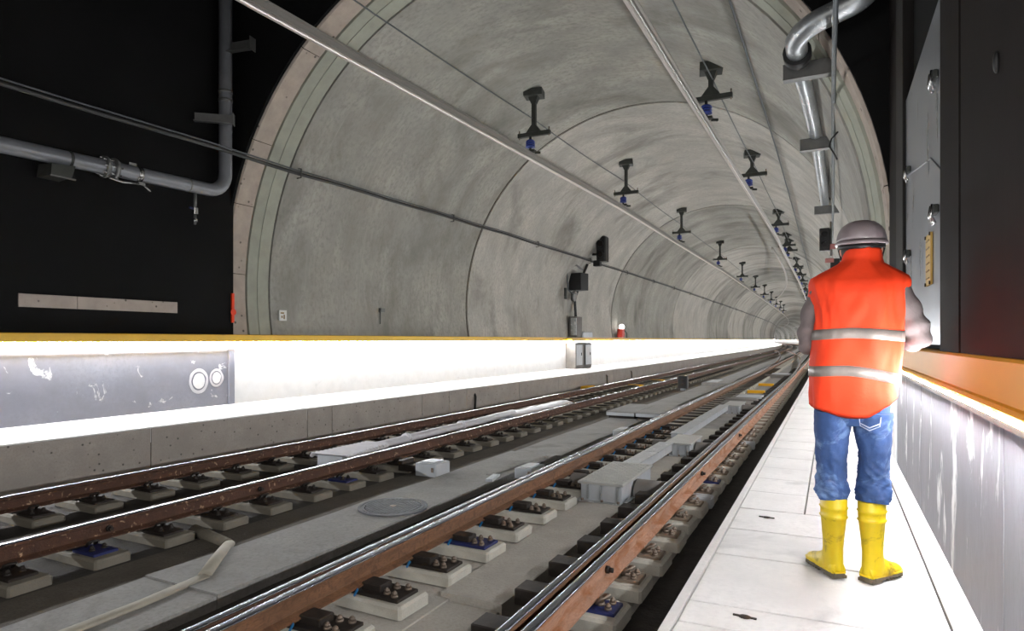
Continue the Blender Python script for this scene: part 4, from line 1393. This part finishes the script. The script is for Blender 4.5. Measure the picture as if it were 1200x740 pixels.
for s, kn, an, toe in ((-1, (-0.098, 0.025, 0.47), (-0.088, 0.0, 0.10), (-0.125, 0.07, 0.055)), (1, (0.094, 0.025, 0.47), (0.086, 0.0, 0.10), (0.13, 0.07, 0.055))):
    hp = jv((s * 0.09, 0, 0.84), 0.085, pel)
    th = jv(((s * 0.09 + kn[0]) / 2, 0.02, 0.66), 0.070, hp)
    k_ = jv(kn, 0.052, th)
    cf = jv(((kn[0] + an[0]) / 2, 0.0, 0.32), 0.047, k_)
    a_ = jv(an, 0.034, cf)
    t_ = jv(toe, 0.030, a_)
me = bpy.data.meshes.new('body')
me.from_pydata(sk_v, sk_e, [])
body = bpy.data.objects.new('body', me)
COL.objects.link(body)
body.parent = man
me.materials.append(M['skin'])
md = body.modifiers.new('skin', 'SKIN')
md.use_smooth_shade = True
for i, r_ in enumerate(sk_r):
    me.skin_vertices[0].data[i].radius = (r_, r_)
me.skin_vertices[0].data[0].use_root = True
body.modifiers.new('sub', 'SUBSURF').levels = 1
body.modifiers['sub'].render_levels = 2
for s in (-1, 1):
    MB().ball((0.040 + s * 0.032, 0.160, 1.725), 0.013, 10, 8).build('eye', M['eye'], man)
    MB().ball((0.040 + s * 0.090, 0.075, 1.70), 0.030, 10, 8, (0.35, 0.7, 1.1)).build('ear', M['skin'], man)
MB().box((0.038, 0.170, 1.655), (0.045, 0.012, 0.010), ch=0.004).build('mouth', M['valvered'], man)
# hair on the back of the head
mb = MB()
rings = []
for z, rx, ry, cy_ in ((1.600, 0.058, 0.050, 0.035), (1.64, 0.082, 0.078, 0.055), (1.69, 0.094, 0.098, 0.065), (1.75, 0.096, 0.104, 0.075), (1.79, 0.088, 0.092, 0.08)):
    rings.append([(0.040 + rx * math.cos(a), cy_ + ry * math.sin(a) if math.sin(a) < 0.2 else cy_ + ry * 0.2, z) for a in [2 * PI * k / 28 for k in range(28)]])
mb.rings(rings)
mb.build('hair', M['hair'], man)
# helmet: shell with ridges, brim
HC = (0.042, 0.085, 1.738)
mb = MB()
rings = []
for i in range(13):
    e = PI / 2 * i / 12
    r_ = math.cos(e) ** 0.66
    ring_ = []
    for k in range(48):
        a = 2 * PI * k / 48
        ridge = 1 + 0.034 * max(0, 1 - abs(((a + PI / 2) % (PI / 3)) - PI / 6) / 0.12) * (1 if i < 12 else 0) * (1 if math.sin(a) < 0.6 else 0)
        ring_.append((HC[0] + 0.114 * max(r_, 0.02) * ridge * math.cos(a), HC[1] + 0.142 * max(r_, 0.02) * ridge * math.sin(a), HC[2] + 0.002 + 0.110 * math.sin(e)))
    rings.append(ring_)
mb.rings(rings)
mb.build('helmet_shell', M['helmet'], man)
mb = MB()
ring2 = lambda k, z: [(HC[0] + 0.114 * k * math.cos(a), HC[1] + 0.142 * k * math.sin(a) * (1.0 if math.sin(a) < 0 else 1 + 0.22 * math.sin(a) * (k - 0.9) * 8), HC[2] + z - 0.010 * max(0, -math.sin(a))) for a in [2 * PI * i / 48 for i in range(48)]]
mb.rings([ring2(0.97, 0.012), ring2(1.07, 0.002), ring2(1.10, -0.012), ring2(1.06, -0.014), ring2(0.95, -0.002)], cap=False, loop=True)
mb.build('helmet_brim', M['helmet'], man)
mb = MB()
mb.tube([(HC[0] + 0.108 * math.cos(a), HC[1] + 0.125 * math.sin(a), HC[2] - 0.022 - 0.012 * max(0, -math.sin(a))) for a in [PI + PI * k / 16 for k in range(17)]], 0.010, 6, squash=(0.4, 1.4))
mb.build('helmet_band', M['darkbox'], man)
for s in (-1, 1):
    MB().tube([(HC[0] + s * 0.108, HC[1] + 0.01, HC[2] - 0.02), (HC[0] + s * 0.092, HC[1] + 0.02, HC[2] - 0.09), (HC[0] + s * 0.03, HC[1] + 0.05, HC[2] - 0.125)], 0.006, 6).build('chin_strap', M['darkbox'], man)

# vest: rings (z, cx, cy, rx, ry, exponent)
VT = [(0.84, 0.000, 0.010, 0.196, 0.135, 2.6), (0.95, 0.000, 0.010, 0.203, 0.142, 2.6), (1.08, 0.006, 0.008, 0.208, 0.146, 2.6), (1.22, 0.012, 0.006, 0.210, 0.148, 2.6),
      (1.36, 0.018, 0.003, 0.208, 0.142, 2.6), (1.46, 0.022, 0.0, 0.220, 0.132, 2.5), (1.520, 0.024, 0.0, 0.231, 0.116, 2.4), (1.548, 0.025, 0.004, 0.222, 0.104, 2.3),
      (1.572, 0.028, 0.010, 0.186, 0.098, 2.2), (1.598, 0.032, 0.018, 0.142, 0.092, 2.1), (1.622, 0.036, 0.026, 0.105, 0.088, 2.0), (1.642, 0.042, 0.034, 0.094, 0.085, 2.0),
      (1.665, 0.044, 0.040, 0.090, 0.086, 2.0), (1.69, 0.046, 0.046, 0.086, 0.084, 2.0)]


def vest_pt(th, z, off=0.0):
    cx_, cy_, rx, ry, ex = lerp_tab(VT, z)
    c, s = math.cos(th), math.sin(th)
    x = abs(c) ** (2 / ex) * (1 if c >= 0 else -1)
    y = abs(s) ** (2 / ex) * (1 if s >= 0 else -1)
    k = 1.0 if z < 1.5 else max(0.25, 1 - (z - 1.5) * 6)
    w = 0.009 * mnoise.noise(Vector((c * 2.2, s * 2.2, z * 2.4 + 3))) + 0.005 * mnoise.noise(Vector((c * 5 + 2, s * 5, z * 7))) + 0.004 * math.sin(z * 40 + c * 6) * max(0, mnoise.noise(Vector((c * 1.5, s, z * 1.5))))
    # diagonal pull folds from the shoulder blades
    w += 0.006 * math.sin((x * 1.3 + z * 1.1) * 26) * max(0, 1 - abs(z - 1.40) / 0.16) * (1 if s < 0 else 0.3)
    w *= k * 1.5
    hang = 0.016 * max(0, (1.0 - z) / 0.16)
    return Vector((cx_ + x * (rx + w + off + hang * 0.3), cy_ + y * (ry + w + off + hang * 0.6), z))


NV = 72
mb = MB()
rings = []
zz = [0.84 + (1.50 - 0.84) * i / 30 for i in range(31)] + [1.52, 1.535, 1.548, 1.56, 1.572, 1.585, 1.598, 1.61, 1.622, 1.632, 1.642, 1.655, 1.667, 1.68, 1.69]
for z in zz:
    ring_ = []
    for k in range(NV):
        th = 2 * PI * k / NV
        p = vest_pt(th, z)
        if z < 1.0:
            q = (1.0 - z) / 0.16
            c = math.cos(th)
            p.z += q * (0.050 * c * c + 0.075 * max(0, c - 0.25) + 0.006 * math.sin(5 * th))
        if z > 1.64:
            p.z += 0.012 * max(0, -math.sin(th)) * (z - 1.64) / 0.06
        ring_.append(p)
    rings.append(ring_)
inner_ = [[Vector((p.x * 0.93 + 0.04 * 0.07, p.y * 0.93 + 0.04 * 0.07, p.z - 0.004)) for p in rings[-1]], [Vector((p.x * 0.9 + 0.004, p.y * 0.9 + 0.004, p.z - 0.06)) for p in rings[-1]]]
mb.rings([[Vector((p.x * 0.95, p.y * 0.95, p.z + 0.05)) for p in rings[0]]] + rings + inner_, cap=False)
mb.build('vest', M['vest'], man)
for z0, h, tilt in ((1.262, 0.054, 0.08), (1.074, 0.055, 0.20)):
    mb = MB()
    rings = []
    for u in (-0.5, -0.46, 0.0, 0.46, 0.5):
        ring_ = []
        for k in range(NV):
            th = 2 * PI * k / NV
            c = math.cos(th)
            z = z0 + h * u - tilt * max(0, c * 0.2 + 0.02) - 0.012 * max(0, -c)
            ring_.append(vest_pt(th, z, 0.0035 if abs(u) < 0.48 else -0.001))
        rings.append(ring_)
    mb.rings(rings, cap=False)
    mb.build('reflective_stripe', M['tape'], man)

# sleeves
def sl_wr(u, th, p):
    return 0.007 * math.sin(u * 38 + 2 * math.sin(th)) * (0.35 + 0.65 * (0.25 < u < 0.8)) + 0.006 * mnoise.noise(Vector((p.x * 14, p.y * 14, p.z * 14)))


mb = MB()
limb(mb, [(-0.135, 0.0, 1.47, 0.070, 0.070), (-0.175, 0.005, 1.38, 0.064, 0.070), (-0.200, 0.02, 1.28, 0.058, 0.066), (-0.205, 0.045, 1.205, 0.052, 0.060), (-0.165, 0.12, 1.19, 0.048, 0.052),
          (-0.11, 0.20, 1.195, 0.044, 0.046), (-0.062, 0.262, 1.20, 0.036, 0.038)], 28, 8, sl_wr)
mb.build('sleeve', M['sweater'], man)
mb = MB()
limb(mb, [(0.185, 0.0, 1.47, 0.070, 0.070), (0.228, 0.01, 1.40, 0.066, 0.072), (0.268, 0.03, 1.31, 0.064, 0.070), (0.292, 0.065, 1.243, 0.060, 0.060), (0.270, 0.14, 1.222, 0.052, 0.050),
          (0.24, 0.22, 1.225, 0.046, 0.046), (0.202, 0.288, 1.23, 0.037, 0.039)], 28, 8, sl_wr)
mb.build('sleeve', M['sweater'], man)

# jeans
def jean_wr(sd):
    def f(u, th, p):
        low = max(0.0, (0.68 - p.z) / 0.26)
        low = min(1.0, low)
        q = Vector((math.cos(th) * 1.1 + sd, math.sin(th) * 1.1, p.z * 15 + 1.5 * math.cos(th + sd)))
        w = (0.25 + 0.75 * low) * 0.016 * (0.55 - 2.0 * abs(mnoise.noise(q)))
        w += low * 0.006 * (0.5 - 2.0 * abs(mnoise.noise(Vector((math.cos(th) * 1.6 + sd * 2, math.sin(th) * 1.6, p.z * 34 - 2.2 * math.sin(th + sd))))))
        w += 0.007 * mnoise.noise(Vector((math.cos(th) * 2.0 + sd * 3, math.sin(th) * 2.0, p.z * 10)))
        w += 0.004 * mnoise.noise(Vector((math.cos(th) * 5 + sd * 3, math.sin(th) * 5, p.z * 26)))
        return w
    return f


mb = MB()
limb(mb, [(0.0, 0.0, 1.0, 0.160, 0.095), (0.0, 0.0, 0.92, 0.166, 0.102), (-0.002, 0.0, 0.85, 0.172, 0.108), (-0.002, 0.0, 0.79, 0.150, 0.085)], 40, 6, jean_wr(2))
limb(mb, [(-0.092, -0.004, 0.86, 0.088, 0.112), (-0.092, -0.002, 0.78, 0.087, 0.104), (-0.097, 0.004, 0.68, 0.076, 0.094), (-0.098, 0.018, 0.58, 0.069, 0.086), (-0.100, 0.018, 0.50, 0.072, 0.086),
          (-0.096, 0.008, 0.445, 0.078, 0.090), (-0.092, 0.0, 0.392, 0.064, 0.076)], 48, 16, jean_wr(0))
limb(mb, [(0.092, -0.004, 0.86, 0.088, 0.112), (0.090, -0.002, 0.78, 0.086, 0.104), (0.094, 0.004, 0.68, 0.074, 0.094), (0.096, 0.018, 0.58, 0.070, 0.086), (0.095, 0.018, 0.50, 0.074, 0.086),
          (0.092, 0.008, 0.445, 0.077, 0.090), (0.089, 0.0, 0.398, 0.066, 0.076)], 48, 16, jean_wr(5))
mb.build('jeans', M['jeans'], man)
for x0, z0, k in ((0.07, 0.80, 1),):
    mb = MB()
    pts = [(x0 - 0.045, -0.121, z0 + 0.045), (x0 - 0.04, -0.123, z0), (x0, -0.126, z0 - 0.022), (x0 + 0.045, -0.116, z0), (x0 + 0.05, -0.112, z0 + 0.045)]
    mb.tube(pts, 0.0025, 6)
    mb.tube([(x0 - 0.04, -0.123, z0 + 0.012), (x0, -0.128, z0 - 0.008), (x0 + 0.044, -0.118, z0 + 0.012)], 0.003, 6)
    mb.build('pocket_stitching', M['patch'], man)


# boots
BK = 0.86


def boot(side, ankle, yaw):
    b = empty('boot')
    b.parent = man
    b.location = (ankle[0], ankle[1], 0)
    b.rotation_euler = (0, 0, yaw)      # local +y runs to the toe
    b.scale = (BK, 0.92, 0.95)
    mb = MB()
    rows = [(0.43, 0.0, 0.068, 0.076), (0.425, 0.0, 0.071, 0.079), (0.385, 0.0, 0.070, 0.078), (0.378, 0.0, 0.077, 0.085), (0.368, 0.0, 0.070, 0.077), (0.335, 0.0, 0.069, 0.076), (0.329, 0.0, 0.076, 0.083), (0.318, 0.0, 0.067, 0.074),
            (0.26, 0.002, 0.061, 0.069), (0.20, 0.004, 0.055, 0.063), (0.15, 0.006, 0.051, 0.062), (0.11, 0.010, 0.051, 0.068), (0.075, 0.014, 0.052, 0.076), (0.045, 0.015, 0.052, 0.078), (0.03, 0.015, 0.052, 0.078)]
    mb.rings([[(rx * math.cos(a), cy_ + ry * math.sin(a), z) for a in [2 * PI * k / 28 for k in range(28)]] for z, cy_, rx, ry in rows])
    # foot: rings along the toe direction
    rings = []
    for y, w, top in ((-0.055, 0.040, 0.085), (-0.03, 0.048, 0.11), (0.03, 0.052, 0.135), (0.08, 0.051, 0.118), (0.13, 0.052, 0.092), (0.17, 0.052, 0.078), (0.20, 0.047, 0.070), (0.222, 0.036, 0.060), (0.232, 0.020, 0.048)):
        rings.append([(w * math.cos(a) * (1.0 if math.sin(a) < 0.4 else 1.0 - 0.25 * (math.sin(a) - 0.4)), y, 0.03 + (top - 0.03) * max(0.0, math.sin(a)) ** 0.8 if math.sin(a) > 0 else 0.026) for a in [2 * PI * k / 24 for k in range(24)]])
    mb.rings(rings)
    mb.build('boot_upper', M['boot'], b)
    outline = [(-0.03, -0.065), (0.03, -0.065), (0.050, -0.03), (0.053, 0.03), (0.046, 0.08), (0.056, 0.14), (0.054, 0.19), (0.036, 0.228), (0.0, 0.242), (-0.036, 0.228), (-0.054, 0.19), (-0.056, 0.14), (-0.046, 0.08), (-0.053, 0.03), (-0.050, -0.03)]
    mb = MB()
    mb.rings([[(x, y, z) for x, y in outline] for z in (0.014, 0.030)], smooth=False)
    mb.box((0, -0.015, 0.008), (0.092, 0.085, 0.016))
    for k in range(6):
        mb.box((0, 0.085 + 0.026 * k, 0.008), (0.092 - 0.01 * (k == 5), 0.014, 0.014))
    mb.build('sole', M['sole'], b)
    mb = MB()
    mb.rings([[(x * 1.03, 0.005 + (y - 0.005) * 1.015, z) for x, y in outline] for z in (0.030, 0.038)], smooth=False)
    mb.build('welt', M['boot'], b)
    return b


boot(-1, (-0.088, -0.005), R(32))
boot(1, (0.086, -0.005), R(-36))
